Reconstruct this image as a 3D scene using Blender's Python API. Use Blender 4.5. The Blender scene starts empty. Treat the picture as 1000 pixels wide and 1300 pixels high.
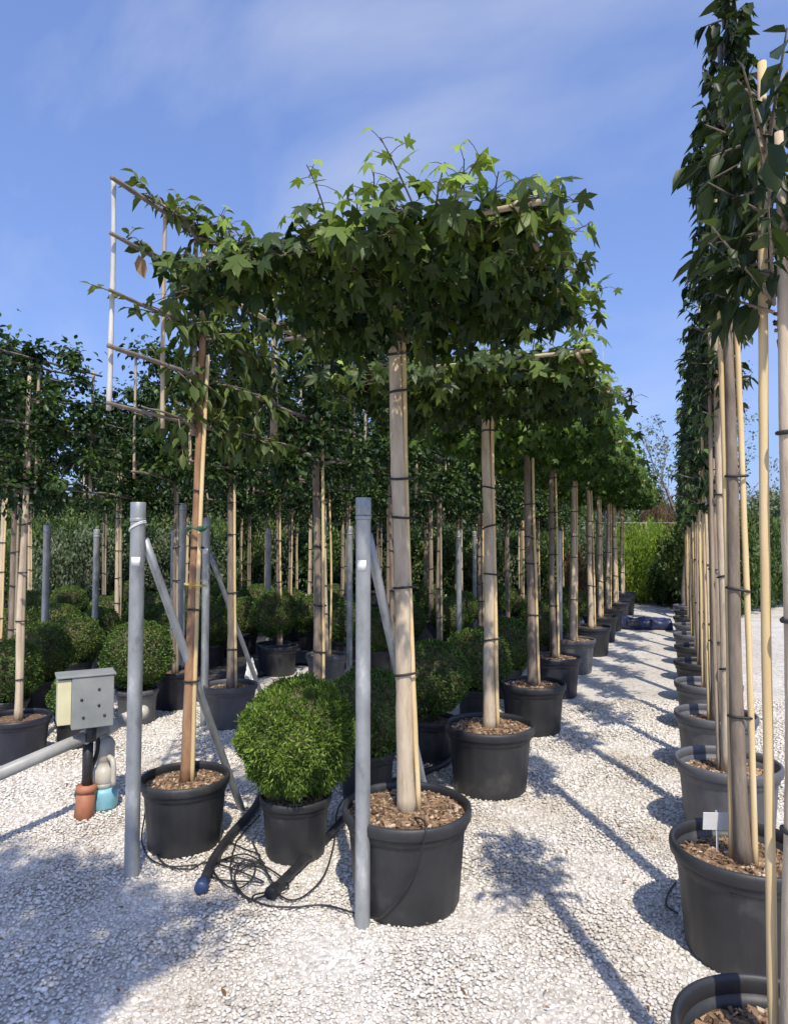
import bpy, math, random
import numpy as np
from mathutils import Vector, Matrix, Euler

# ------------------------------------------------------------------ camera, sky, sun, exposure
sc = bpy.context.scene
COL = sc.collection
R = math.radians
CAM_H, F, HOR = 1.58, 850.0, 690.0            # eye height (m); focal length and horizon in photo pixels
YAW, PITCH = R(22.6), math.atan((HOR - 650.0) / F)
cd = bpy.data.cameras.new('camera'); cam = bpy.data.objects.new('camera', cd); COL.objects.link(cam)
cam.location = (0, 0, CAM_H); cam.rotation_euler = (R(90) + PITCH, 0, YAW)
cd.sensor_fit = 'HORIZONTAL'; cd.sensor_width = 36; cd.lens = 36 * F / 1000.0
cd.clip_start = 0.05; cd.clip_end = 2000
sc.camera = cam

SUN_EL, SUN_AZ = 54.0, 33.0                    # shadows fall SUN_AZ degrees left of the rows (+Y)
shadow = Vector((-math.sin(R(SUN_AZ)), math.cos(R(SUN_AZ)), 0))
sun_dir = -shadow * math.cos(R(SUN_EL)) + Vector((0, 0, math.sin(R(SUN_EL))))
sl = bpy.data.lights.new('sun', 'SUN'); sl.energy = 3.3; sl.angle = R(0.7); sl.color = (1.0, 0.915, 0.78)
so = bpy.data.objects.new('sun', sl); COL.objects.link(so)
so.rotation_euler = sun_dir.to_track_quat('Z', 'Y').to_euler()

w = bpy.data.worlds.new('World'); sc.world = w; w.use_nodes = True
nt = w.node_tree; bg = nt.nodes['Background']
sky = nt.nodes.new('ShaderNodeTexSky'); sky.sky_type = 'NISHITA'; sky.sun_disc = False
sky.sun_elevation = R(SUN_EL); sky.sun_rotation = math.atan2(sun_dir.x, sun_dir.y)
sky.air_density = 1.0; sky.dust_density = 2.0; sky.ozone_density = 4.0; sky.altitude = 100
tc = nt.nodes.new('ShaderNodeTexCoord')
mp = nt.nodes.new('ShaderNodeMapping'); mp.inputs['Rotation'].default_value = (R(20), R(-38), R(15)); mp.inputs['Scale'].default_value = (1.0, 4.5, 2.2)
nz = nt.nodes.new('ShaderNodeTexNoise'); nz.inputs['Scale'].default_value = 1.5; nz.inputs['Detail'].default_value = 7; nz.inputs['Roughness'].default_value = 0.5
nz.inputs['Distortion'].default_value = 0.35
rp = nt.nodes.new('ShaderNodeValToRGB'); rp.color_ramp.elements[0].position = 0.48; rp.color_ramp.elements[1].position = 0.80
rp.color_ramp.elements[1].color = (0.5, 0.5, 0.5, 1)
mx = nt.nodes.new('ShaderNodeMixRGB'); mx.inputs['Color2'].default_value = (3.2, 3.5, 4.3, 1)
nt.links.new(tc.outputs['Generated'], mp.inputs['Vector']); nt.links.new(mp.outputs[0], nz.inputs['Vector'])
nt.links.new(nz.outputs['Fac'], rp.inputs[0]); nt.links.new(rp.outputs[0], mx.inputs['Fac'])
gm = nt.nodes.new('ShaderNodeGamma'); gm.inputs['Gamma'].default_value = 0.6; nt.links.new(sky.outputs[0], gm.inputs['Color'])
tn = nt.nodes.new('ShaderNodeMixRGB'); tn.blend_type = 'MULTIPLY'; tn.inputs['Fac'].default_value = 1; tn.inputs['Color2'].default_value = (1.04, 1.24, 1.86, 1)
nt.links.new(gm.outputs[0], tn.inputs['Color1']); nt.links.new(tn.outputs[0], mx.inputs['Color1']); nt.links.new(mx.outputs[0], bg.inputs['Color'])
bg.inputs['Strength'].default_value = 0.15
sc.view_settings.view_transform = 'Standard'; sc.view_settings.look = 'None'
sc.view_settings.exposure = 0.5; sc.view_settings.gamma = 1.0; sc.view_settings.use_curve_mapping = False

# ------------------------------------------------------------------ placing helpers
CM = Euler((R(90) + PITCH, 0, YAW)).to_matrix()
def W(px, py, z=0.0):
    """point of the place at height z that the photo shows at pixel (px, py)"""
    d = CM @ Vector(((px - 500) / F, (650 - py) / F, -1)); t = (z - CAM_H) / d.z
    return Vector((d.x * t, d.y * t, z))
def LD(lat, d):                                # metres right of / ahead of the photographer -> ground point
    c, s = math.cos(YAW), math.sin(YAW)
    return Vector((lat * c - d * s, lat * s + d * c, 0))
def PD(px, d): return LD((px - 500) / F * d, d)
def cam_dist(p): return (Vector(p) - cam.location).length

# ------------------------------------------------------------------ materials
def new_mat(name):
    m = bpy.data.materials.new(name); m.use_nodes = True
    return m, m.node_tree, m.node_tree.nodes['Principled BSDF']
def N(t, kind, **kw):
    n = t.nodes.new(kind)
    for k, v in kw.items():
        if k in n.inputs: n.inputs[k].default_value = v
        else: setattr(n, k, v)
    return n
def ramp(t, stops):
    r = t.nodes.new('ShaderNodeValToRGB'); e = r.color_ramp.elements
    while len(e) < len(stops): e.new(0.5)
    for el, (p, c) in zip(e, stops): el.position = p; el.color = (*c, 1)
    return r
def noise_mat(name, stops, scale=8, detail=6, rough=0.6, bump=0.2, stretch=(1, 1, 1), metallic=0, bscale=None, bdist=0.01, rough_var=0.0, spec=0.5, dist=0.0):
    m, t, p = new_mat(name)
    c = N(t, 'ShaderNodeTexCoord'); mp = N(t, 'ShaderNodeMapping'); mp.inputs['Scale'].default_value = stretch
    oi = N(t, 'ShaderNodeObjectInfo'); ad = N(t, 'ShaderNodeVectorMath', operation='ADD'); sc_ = N(t, 'ShaderNodeVectorMath', operation='SCALE')
    t.links.new(oi.outputs['Location'], sc_.inputs[0]); sc_.inputs['Scale'].default_value = 3.7
    t.links.new(c.outputs['Object'], mp.inputs[0]); t.links.new(mp.outputs[0], ad.inputs[0]); t.links.new(sc_.outputs[0], ad.inputs[1])
    n = N(t, 'ShaderNodeTexNoise', Scale=scale, Detail=detail, Roughness=0.62, Distortion=dist); t.links.new(ad.outputs[0], n.inputs['Vector'])
    r = ramp(t, stops); t.links.new(n.outputs['Fac'], r.inputs[0]); t.links.new(r.outputs[0], p.inputs['Base Color'])
    p.inputs['Roughness'].default_value = rough; p.inputs['Metallic'].default_value = metallic
    p.inputs['Specular IOR Level'].default_value = spec
    if rough_var:
        mr = N(t, 'ShaderNodeMapRange'); mr.inputs[3].default_value = rough - rough_var; mr.inputs[4].default_value = rough + rough_var
        t.links.new(n.outputs['Fac'], mr.inputs[0]); t.links.new(mr.outputs[0], p.inputs['Roughness'])
    if bump:
        n2 = N(t, 'ShaderNodeTexNoise', Scale=bscale or scale * 3, Detail=5); t.links.new(ad.outputs[0], n2.inputs['Vector'])
        b = N(t, 'ShaderNodeBump', Strength=bump, Distance=bdist); t.links.new(n2.outputs['Fac'], b.inputs['Height']); t.links.new(b.outputs[0], p.inputs['Normal'])
    return m
def leaf_mat(name, dark, light, trans=0.3, rough=0.42, tcol=None, spec=0.26):
    m, t, p = new_mat(name)
    a = N(t, 'ShaderNodeAttribute', attribute_name='tint')
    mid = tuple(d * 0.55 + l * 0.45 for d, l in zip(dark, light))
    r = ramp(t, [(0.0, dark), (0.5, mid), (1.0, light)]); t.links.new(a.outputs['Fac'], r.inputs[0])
    c = N(t, 'ShaderNodeTexCoord'); n = N(t, 'ShaderNodeTexNoise', Scale=22, Detail=3); t.links.new(c.outputs['Object'], n.inputs['Vector'])
    hs = N(t, 'ShaderNodeHueSaturation'); mr = N(t, 'ShaderNodeMapRange'); mr.inputs[3].default_value = 0.72; mr.inputs[4].default_value = 1.28
    t.links.new(n.outputs['Fac'], mr.inputs[0]); t.links.new(mr.outputs[0], hs.inputs['Value']); t.links.new(r.outputs[0], hs.inputs['Color'])
    t.links.new(hs.outputs[0], p.inputs['Base Color']); p.inputs['Roughness'].default_value = rough; p.inputs['Specular IOR Level'].default_value = spec
    tr = N(t, 'ShaderNodeBsdfTranslucent')
    mu = N(t, 'ShaderNodeMixRGB', blend_type='MULTIPLY', Fac=1.0); mu.inputs['Color2'].default_value = (*(tcol or (1.5, 1.6, 0.5)), 1)
    t.links.new(hs.outputs[0], mu.inputs['Color1']); t.links.new(mu.outputs[0], tr.inputs['Color'])
    ms = N(t, 'ShaderNodeMixShader', Fac=trans); t.links.new(p.outputs[0], ms.inputs[1]); t.links.new(tr.outputs[0], ms.inputs[2])
    t.links.new(ms.outputs[0], t.nodes['Material Output'].inputs['Surface'])
    return m

M = {}
def gravel_mat():
    m, t, p = new_mat('gravel')
    c = N(t, 'ShaderNodeTexCoord')
    v = N(t, 'ShaderNodeTexVoronoi', Scale=42); t.links.new(c.outputs['Object'], v.inputs['Vector'])
    r = ramp(t, [(0.0, (0.47, 0.445, 0.40)), (0.5, (0.62, 0.59, 0.54)), (1.0, (0.72, 0.695, 0.65))])
    sep = N(t, 'ShaderNodeSeparateColor'); t.links.new(v.outputs['Color'], sep.inputs[0]); t.links.new(sep.outputs[0], r.inputs[0])
    n = N(t, 'ShaderNodeTexNoise', Scale=1.3, Detail=6); t.links.new(c.outputs['Object'], n.inputs['Vector'])
    r2 = ramp(t, [(0.3, (0.80, 0.78, 0.74)), (0.62, (1, 1, 1))]); t.links.new(n.outputs['Fac'], r2.inputs[0])
    mu = N(t, 'ShaderNodeMixRGB', blend_type='MULTIPLY', Fac=1.0); t.links.new(r.outputs[0], mu.inputs[1]); t.links.new(r2.outputs[0], mu.inputs[2])
    t.links.new(mu.outputs[0], p.inputs['Base Color']); p.inputs['Roughness'].default_value = 0.95; p.inputs['Specular IOR Level'].default_value = 0.2
    ve = N(t, 'ShaderNodeTexVoronoi', Scale=42); ve.feature = 'F1'; t.links.new(c.outputs['Object'], ve.inputs['Vector'])
    b = N(t, 'ShaderNodeBump', Strength=0.75, Distance=0.012); b.invert = True; t.links.new(ve.outputs['Distance'], b.inputs['Height'])
    t.links.new(b.outputs[0], p.inputs['Normal'])
    return m
def stone_mat():
    m, t, p = new_mat('white_stone')
    g = N(t, 'ShaderNodeNewGeometry')
    r = ramp(t, [(0.0, (0.36, 0.33, 0.29)), (0.08, (0.58, 0.545, 0.49)), (0.5, (0.72, 0.69, 0.635)), (1.0, (0.82, 0.795, 0.745))])
    t.links.new(g.outputs['Random Per Island'], r.inputs[0])
    c = N(t, 'ShaderNodeTexCoord'); n = N(t, 'ShaderNodeTexNoise', Scale=1.1, Detail=8, Roughness=0.65); t.links.new(c.outputs['Object'], n.inputs['Vector'])
    r2 = ramp(t, [(0.33, (0.66, 0.60, 0.52)), (0.48, (0.93, 0.91, 0.88)), (0.6, (1, 1, 1))]); t.links.new(n.outputs['Fac'], r2.inputs[0])
    mu = N(t, 'ShaderNodeMixRGB', blend_type='MULTIPLY', Fac=1.0); t.links.new(r.outputs[0], mu.inputs[1]); t.links.new(r2.outputs[0], mu.inputs[2]); t.links.new(mu.outputs[0], p.inputs['Base Color'])
    p.inputs['Roughness'].default_value = 0.9; p.inputs['Specular IOR Level'].default_value = 0.25
    return m
M['gravel'] = gravel_mat(); M['stone'] = stone_mat()
M['field'] = noise_mat('field', [(0.3, (0.05, 0.065, 0.025)), (0.7, (0.16, 0.14, 0.07))], 0.6, bump=0.5, rough=0.95)
M['pot'] = noise_mat('black_plastic', [(0.35, (0.018, 0.019, 0.022)), (0.58, (0.034, 0.035, 0.037)), (0.78, (0.10, 0.095, 0.088))], 4, detail=9, rough=0.52, bump=0.06, bscale=60, rough_var=0.1)
M['pot_blue'] = noise_mat('blue_black_plastic', [(0.35, (0.012, 0.014, 0.026)), (0.7, (0.030, 0.033, 0.05))], 5, rough=0.45, bump=0.06, bscale=60)
M['pot_grey'] = noise_mat('grey_plastic', [(0.3, (0.07, 0.073, 0.08)), (0.7, (0.13, 0.132, 0.14))], 5, rough=0.55, bump=0.06, bscale=60)
M['soil'] = noise_mat('peat_soil', [(0.3, (0.10, 0.060, 0.035)), (0.55, (0.23, 0.145, 0.085)), (0.75, (0.36, 0.25, 0.16))], 45, rough=0.95, bump=1.0, bscale=90, bdist=0.02)
def chip_mat():
    m, t, p = new_mat('bark_chip'); g = N(t, 'ShaderNodeNewGeometry')
    r = ramp(t, [(0.0, (0.07, 0.042, 0.025)), (0.5, (0.24, 0.15, 0.085)), (0.85, (0.36, 0.24, 0.14)), (1.0, (0.62, 0.52, 0.40))])
    t.links.new(g.outputs['Random Per Island'], r.inputs[0]); t.links.new(r.outputs[0], p.inputs['Base Color']); p.inputs['Roughness'].default_value = 0.9
    return m
M['chip'] = chip_mat()
M['bark'] = noise_mat('taupe_bark', [(0.25, (0.30, 0.232, 0.16)), (0.48, (0.53, 0.43, 0.305)), (0.72, (0.67, 0.57, 0.42))], 14, rough=0.85, bump=0.55, stretch=(1.6, 1.6, 0.35), bscale=55, bdist=0.006)
M['bark_dark'] = noise_mat('dark_bark', [(0.25, (0.10, 0.078, 0.058)), (0.55, (0.24, 0.19, 0.145)), (0.8, (0.38, 0.315, 0.24))], 14, rough=0.9, bump=0.6, stretch=(1.6, 1.6, 0.3), bscale=55, bdist=0.006)
M['bark_red'] = noise_mat('reddish_bark', [(0.25, (0.17, 0.085, 0.045)), (0.5, (0.33, 0.185, 0.10)), (0.75, (0.44, 0.29, 0.175))], 12, rough=0.8, bump=0.5, stretch=(1.5, 1.5, 0.4), bscale=50, bdist=0.006)
M['stake'] = noise_mat('pale_pine_stake', [(0.3, (0.60, 0.43, 0.20)), (0.6, (0.74, 0.57, 0.31)), (0.8, (0.80, 0.67, 0.44))], 9, rough=0.7, bump=0.25, stretch=(3, 3, 0.25), bdist=0.003)
M['stake_old'] = noise_mat('weathered_stake', [(0.3, (0.23, 0.18, 0.13)), (0.6, (0.42, 0.34, 0.24)), (0.8, (0.55, 0.46, 0.33))], 9, rough=0.8, bump=0.3, stretch=(3, 3, 0.25), bdist=0.003)
M['bamboo'] = noise_mat('bamboo_cane', [(0.3, (0.36, 0.27, 0.17)), (0.6, (0.52, 0.42, 0.28)), (0.8, (0.62, 0.54, 0.40))], 8, rough=0.5, bump=0.15, stretch=(2, 2, 0.6), bdist=0.003)
M['bamboo_grey'] = noise_mat('weathered_cane', [(0.3, (0.13, 0.105, 0.085)), (0.6, (0.24, 0.20, 0.165)), (0.8, (0.36, 0.32, 0.27))], 8, rough=0.75, bump=0.3, stretch=(2, 2, 0.6), bdist=0.003)
M['bamboo_pale'] = noise_mat('bleached_cane', [(0.3, (0.46, 0.44, 0.40)), (0.6, (0.62, 0.60, 0.56)), (0.8, (0.72, 0.70, 0.66))], 8, rough=0.6, bump=0.2, stretch=(2, 2, 0.6), bdist=0.003)
M['tie'] = noise_mat('black_rubber_tie', [(0.3, (0.012, 0.012, 0.012)), (0.7, (0.03, 0.03, 0.03))], 20, rough=0.6, bump=0)
M['galv'] = noise_mat('galvanised_steel', [(0.28, (0.22, 0.235, 0.24)), (0.42, (0.36, 0.38, 0.385)), (0.58, (0.44, 0.46, 0.465)), (0.72, (0.66, 0.67, 0.66))], 13, detail=9, rough=0.5, metallic=0.55, bump=0.08, bscale=80, rough_var=0.12, stretch=(1, 1, 0.5))
M['twig'] = noise_mat('green_brown_twig', [(0.3, (0.07, 0.06, 0.03)), (0.7, (0.17, 0.13, 0.07))], 30, rough=0.8, bump=0.2)
M['twig_grey'] = noise_mat('grey_twig', [(0.3, (0.12, 0.10, 0.085)), (0.7, (0.24, 0.21, 0.18))], 20, rough=0.9, bump=0.2)
M['star'] = leaf_mat('star_leaf', (0.008, 0.024, 0.008), (0.30, 0.42, 0.065), 0.16, 0.45)  # range widened to hold the crown's shaded underside and lit top
M['star_sunlit'] = leaf_mat('sunlit_star_leaf', (0.016, 0.050, 0.010), (0.32, 0.48, 0.065), 0.2, 0.45)  # brighter copy of the star leaf, sunlit look of far crowns in its colour
M['broad'] = leaf_mat('broad_leaf', (0.022, 0.046, 0.014), (0.20, 0.26, 0.06), 0.22, 0.42)
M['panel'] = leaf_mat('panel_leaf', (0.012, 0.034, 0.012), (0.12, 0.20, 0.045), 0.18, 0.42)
M['long'] = leaf_mat('hanging_leaf', (0.016, 0.030, 0.012), (0.10, 0.14, 0.04), 0.2, 0.42)
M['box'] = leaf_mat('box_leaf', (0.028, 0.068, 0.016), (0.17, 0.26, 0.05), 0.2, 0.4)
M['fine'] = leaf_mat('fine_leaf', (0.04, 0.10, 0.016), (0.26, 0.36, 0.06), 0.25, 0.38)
M['lime'] = leaf_mat('lime_shrub_leaf', (0.10, 0.18, 0.02), (0.40, 0.50, 0.08), 0.3, 0.5)
M['bush'] = leaf_mat('bush_leaf', (0.035, 0.068, 0.02), (0.16, 0.22, 0.065), 0.25, 0.5)
M['dull'] = leaf_mat('grey_green_leaf', (0.07, 0.10, 0.055), (0.21, 0.26, 0.15), 0.2, 0.6)
M['russet'] = leaf_mat('russet_leaf', (0.14, 0.085, 0.045), (0.27, 0.20, 0.11), 0.2, 0.6, (1.5, 1.2, 0.6))
M['brown'] = leaf_mat('dry_leaf', (0.20, 0.11, 0.05), (0.42, 0.27, 0.14), 0.25, 0.6, (1.4, 1.1, 0.6))
M['pvc'] = noise_mat('beige_pvc', [(0.3, (0.45, 0.42, 0.35)), (0.7, (0.60, 0.57, 0.49))], 9, rough=0.45, bump=0.05)
M['pvc_grey'] = noise_mat('grey_pvc', [(0.3, (0.28, 0.28, 0.26)), (0.7, (0.42, 0.41, 0.38))], 9, rough=0.45, bump=0.05)
M['terracotta'] = noise_mat('orange_pvc', [(0.3, (0.32, 0.12, 0.06)), (0.7, (0.46, 0.20, 0.11))], 9, rough=0.6, bump=0.1)
M['cyan'] = noise_mat('light_blue_plastic', [(0.3, (0.16, 0.42, 0.52)), (0.7, (0.28, 0.56, 0.64))], 9, rough=0.4, bump=0.05)
M['blackpipe'] = noise_mat('black_pipe', [(0.35, (0.012, 0.012, 0.014)), (0.7, (0.04, 0.04, 0.042))], 10, rough=0.5, bump=0.1)
M['bluecap'] = noise_mat('blue_cap', [(0.3, (0.02, 0.04, 0.10)), (0.7, (0.04, 0.075, 0.17))], 10, rough=0.45, bump=0.05)
M['white'] = noise_mat('white_plastic', [(0.3, (0.66, 0.66, 0.64)), (0.7, (0.80, 0.80, 0.78))], 10, rough=0.5, bump=0.05)
M['boxgrey'] = noise_mat('grey_painted_box', [(0.3, (0.22, 0.235, 0.225)), (0.7, (0.31, 0.32, 0.30))], 6, rough=0.5, bump=0.05)
M['boxlit'] = noise_mat('lit_cream', [(0.3, (0.60, 0.55, 0.32)), (0.7, (0.70, 0.66, 0.42))], 6, rough=0.55, bump=0.05)  # yellowish light on the grey box's side face, put into the colour
M['darkhole'] = noise_mat('dark_metal', [(0.3, (0.03, 0.03, 0.03)), (0.7, (0.06, 0.06, 0.06))], 10, rough=0.5, bump=0)
M['tarp'] = noise_mat('dark_blue_tarp', [(0.3, (0.012, 0.02, 0.075)), (0.7, (0.03, 0.045, 0.13))], 3, rough=0.45, bump=0.3, bscale=6, bdist=0.03)
M['dark_sheet'] = noise_mat('black_ground_sheet', [(0.35, (0.02, 0.02, 0.022)), (0.6, (0.045, 0.044, 0.042)), (0.8, (0.14, 0.13, 0.115))], 2.5, detail=9, rough=0.85, bump=0.3, bscale=20)
M['greentag'] = noise_mat('green_tape', [(0.3, (0.02, 0.10, 0.05)), (0.7, (0.04, 0.16, 0.08))], 10, rough=0.5, bump=0)
M['yellowtie'] = noise_mat('yellow_twine', [(0.3, (0.45, 0.32, 0.05)), (0.7, (0.6, 0.45, 0.1))], 10, rough=0.7, bump=0)

# ------------------------------------------------------------------ mesh helpers
class MB:
    def __init__(s): s.v = []; s.f = []; s.n = 0
    def add(s, v, f):
        v = np.asarray(v, float); s.v.append(v); s.f += [tuple(int(i) + s.n for i in q) for q in f]; s.n += len(v)
    def tube(s, pts, rad, n=8, caps=True, wob=0.0, rng=None):
        pts = np.asarray(pts, float); k = len(pts)
        rad = np.full(k, rad, float) if np.isscalar(rad) else np.asarray(rad, float)
        tg = np.gradient(pts, axis=0); tg /= np.linalg.norm(tg, axis=1)[:, None] + 1e-12
        a = np.array([1., 0, 0]) if abs(tg[0][2]) > 0.7 else np.array([0, 0, 1.])
        V = []
        th = np.linspace(0, 2 * math.pi, n, endpoint=False)
        for i in range(k):
            u = a - tg[i] * a.dot(tg[i]); u /= np.linalg.norm(u) + 1e-12; a = u; q = np.cross(tg[i], u)
            rr = rad[i] * (1 + (rng.normal(0, wob, n) if wob else 0))
            V.append(pts[i] + (np.cos(th) * rr)[:, None] * u + (np.sin(th) * rr)[:, None] * q)
        Fc = [(i * n + j, i * n + (j + 1) % n, (i + 1) * n + (j + 1) % n, (i + 1) * n + j) for i in range(k - 1) for j in range(n)]
        if caps: Fc += [tuple(range(n - 1, -1, -1)), tuple((k - 1) * n + j for j in range(n))]
        s.add(np.concatenate(V), Fc)
    def box(s, c, h, rot=None):
        v = np.array([(x, y, z) for x in (-1, 1) for y in (-1, 1) for z in (-1, 1)], float) * np.asarray(h)
        if rot is not None: v = v @ np.array(rot).T
        s.add(v + np.asarray(c), [(0, 1, 3, 2), (4, 6, 7, 5), (0, 4, 5, 1), (2, 3, 7, 6), (0, 2, 6, 4), (1, 5, 7, 3)])
    def lathe(s, prof, n=48, c=(0, 0, 0), mod=None, close=False):
        V = []
        for r, z in prof:
            for j in range(n):
                t = 2 * math.pi * j / n; rr = r * (mod(t, z) if mod else 1)
                V.append((c[0] + rr * math.cos(t), c[1] + rr * math.sin(t), c[2] + z))
        k = len(prof); kk = k if close else k - 1
        s.add(V, [(i * n + j, i * n + (j + 1) % n, ((i + 1) % k) * n + (j + 1) % n, ((i + 1) % k) * n + j) for i in range(kk) for j in range(n)])
    def mesh(s, name, mat, smooth=True):
        me = bpy.data.meshes.new(name); v = np.concatenate(s.v)
        me.from_pydata(v.tolist(), [], s.f); me.materials.append(mat)
        if smooth: me.polygons.foreach_set('use_smooth', np.ones(len(me.polygons), bool))
        me.update(); return me

def obj(name, me, parent=None, loc=(0, 0, 0), rotz=0.0, scale=None):
    o = bpy.data.objects.new(name, me); COL.objects.link(o); o.location = loc; o.rotation_euler = (0, 0, rotz)
    if scale: o.scale = scale
    if parent: o.parent = parent
    return o
def tag(o, label, cat, group=None, kind=None):
    o['label'] = label; o['category'] = cat
    if group: o['group'] = group
    if kind: o['kind'] = kind
    return o
def thing(name, label, cat, loc, rotz=0.0, group=None):
    return tag(obj(name, None, None, loc, rotz), label, cat, group)
def stuff(o): o['kind'] = 'stuff'; return o
def copy_tree(o, parent=None):
    c = o.copy(); COL.objects.link(c); c.parent = parent
    for ch in list(o.children): copy_tree(ch, c)
    return c
def edge_bevel(o, wd):
    b = o.modifiers.new('bevel', 'BEVEL'); b.width = wd; b.segments = 2; b.limit_method = 'ANGLE'; b.angle_limit = R(40)

# leaf outlines: petiole at the origin, tip along +Y, normal +Z, unit length
def star_template(bend=0.25, seed=0):
    rg = np.random.default_rng(seed); c = (0, 0.22)
    lobes = [(-112, .50, .13), (-55, .74, .155), (0, .80, .17), (55, .74, .155), (112, .50, .13)]
    out = [(0.0, 0.0)]
    for i, (a, L, wd) in enumerate(lobes):
        a = R(a + rg.uniform(-5, 5)); L *= rg.uniform(.9, 1.08); dx, dy = math.sin(a), math.cos(a)
        for t, s_ in ((.50, -1), (1.0, 0), (.50, 1)):
            out.append((c[0] + dx * L * t + dy * s_ * wd, c[1] + dy * L * t - dx * s_ * wd))
        if i < 4:
            b = R((lobes[i][0] + lobes[i + 1][0]) / 2); out.append((c[0] + math.sin(b) * .27, c[1] + math.cos(b) * .27))
    # left lobes are drawn first: reverse for a counter-clockwise outline
    out = out[::-1]
    v = [(c[0], c[1], 0.03)]
    for x, y in out: v.append((x, y, -bend * (x * x * .9 + max(0, y) ** 2 * .55) + rg.uniform(-.03, .03)))
    n = len(out); return np.array(v, float), np.array([(0, 1 + i, 1 + (i + 1) % n) for i in range(n)])
def oval_template(wd=.24, bend=.3, fold=.1, taper=.0):
    v = [(0, 0, 0), (0, .35, 0), (0, .7, 0), (0, 1, 0), (-wd, .33, 0), (-wd * (.95 - taper), .66, 0), (wd, .33, 0), (wd * (.95 - taper), .66, 0)]
    v = np.array(v, float); v[:, 2] = fold * np.abs(v[:, 0]) / wd - bend * v[:, 1] ** 2 * .6
    return v, np.array([(0, 1, 4), (1, 2, 5), (1, 5, 4), (2, 3, 5), (0, 6, 1), (1, 7, 2), (1, 6, 7), (2, 7, 3)])
def diamond_template(wd=.28, fold=.12):
    v = np.array([(0, 0, 0), (wd, .45, fold), (0, 1, -.08), (-wd, .45, fold)], float)
    return v, np.array([(0, 1, 2), (0, 2, 3)])
def frames(tip, nrm):
    tip = tip / (np.linalg.norm(tip, axis=1)[:, None] + 1e-9)
    x = np.cross(tip, nrm); x /= np.linalg.norm(x, axis=1)[:, None] + 1e-9
    return np.stack([x, tip, np.cross(x, tip)], axis=2)          # columns: width, tip, normal
def leaf_mesh(name, tmpls, pos, Rm, size, tint, mat):
    if not isinstance(tmpls, list): tmpls = [tmpls]
    VV, FF, TT, n0 = [], [], [], 0; idx = np.arange(len(pos)) % len(tmpls)
    for k, (tv, tf) in enumerate(tmpls):
        s = idx == k
        if not s.any(): continue
        v = np.einsum('nij,kj->nki', Rm[s], tv) * size[s][:, None, None] + pos[s][:, None, :]
        m = len(v); nv = len(tv)
        f = tf[None] + (np.arange(m) * nv)[:, None, None] + n0
        VV.append(v.reshape(-1, 3)); FF.append(f.reshape(-1, 3)); TT.append(np.repeat(tint[s], nv)); n0 += m * nv
    V = np.concatenate(VV); Fa = np.concatenate(FF); T = np.concatenate(TT)
    me = bpy.data.meshes.new(name); me.vertices.add(len(V)); me.vertices.foreach_set('co', V.ravel())
    nf = len(Fa); me.loops.add(nf * 3); me.loops.foreach_set('vertex_index', Fa.ravel().astype(np.int32))
    me.polygons.add(nf); me.polygons.foreach_set('loop_start', np.arange(0, nf * 3, 3, dtype=np.int32))
    me.polygons.foreach_set('use_smooth', np.ones(nf, bool))
    at = me.attributes.new('tint', 'FLOAT', 'POINT'); at.data.foreach_set('value', np.clip(T, 0, 1).astype(np.float32))
    me.materials.append(mat); me.update(calc_edges=True); me.validate(); return me

class Leaves:
    """a crown's leaves while they are being placed"""
    def __init__(s): s.p = []; s.t = []; s.n = []; s.s = []; s.c = []
    def add(s, p, t, n, size, tint): s.p.append(p); s.t.append(t); s.n.append(n); s.s.append(size); s.c.append(tint)
    def arr(s):
        p = np.array(s.p, float); return p, frames(np.array(s.t, float), np.array(s.n, float)), np.array(s.s, float), np.array(s.c, float)
def single_leaves(tmpls, mat, name, n_t=4):
    """a few shared one-leaf meshes with different tints"""
    out = []
    for k, tp in enumerate(tmpls):
        for j in range(n_t):
            out.append(((j + .5) / n_t, leaf_mesh(name, tp, np.zeros((1, 3)), np.eye(3)[None], np.ones(1), np.array([(j + .5) / n_t]), mat)))
    return out
def hang_leaves(crown, L, tmpls, mat, root_loc, singles, count=290, rotz=0.0):
    """the leaves nearest the lens become leaf objects, the others one foliage mesh"""
    p, Rm, s, c = L.arr(); wp = p + np.array(root_loc)
    order = np.argsort(np.linalg.norm(wp - np.array(cam.location), axis=1)); near = order[:count]; rest = order[count:]
    rg = random.Random(5)
    for i in near:
        cand = sorted(singles, key=lambda q: abs(q[0] - c[i]))[:len(tmpls)]
        o = bpy.data.objects.new('leaf', rg.choice(cand)[1]); COL.objects.link(o); o.parent = crown
        m = Matrix(Rm[i].tolist()).to_4x4() @ Matrix.Scale(s[i], 4); m.translation = Vector(p[i]); o.matrix_basis = m
    if len(rest): stuff(obj('foliage', leaf_mesh('foliage', tmpls, p[rest], Rm[rest], s[rest], c[rest], mat), crown))

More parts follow.
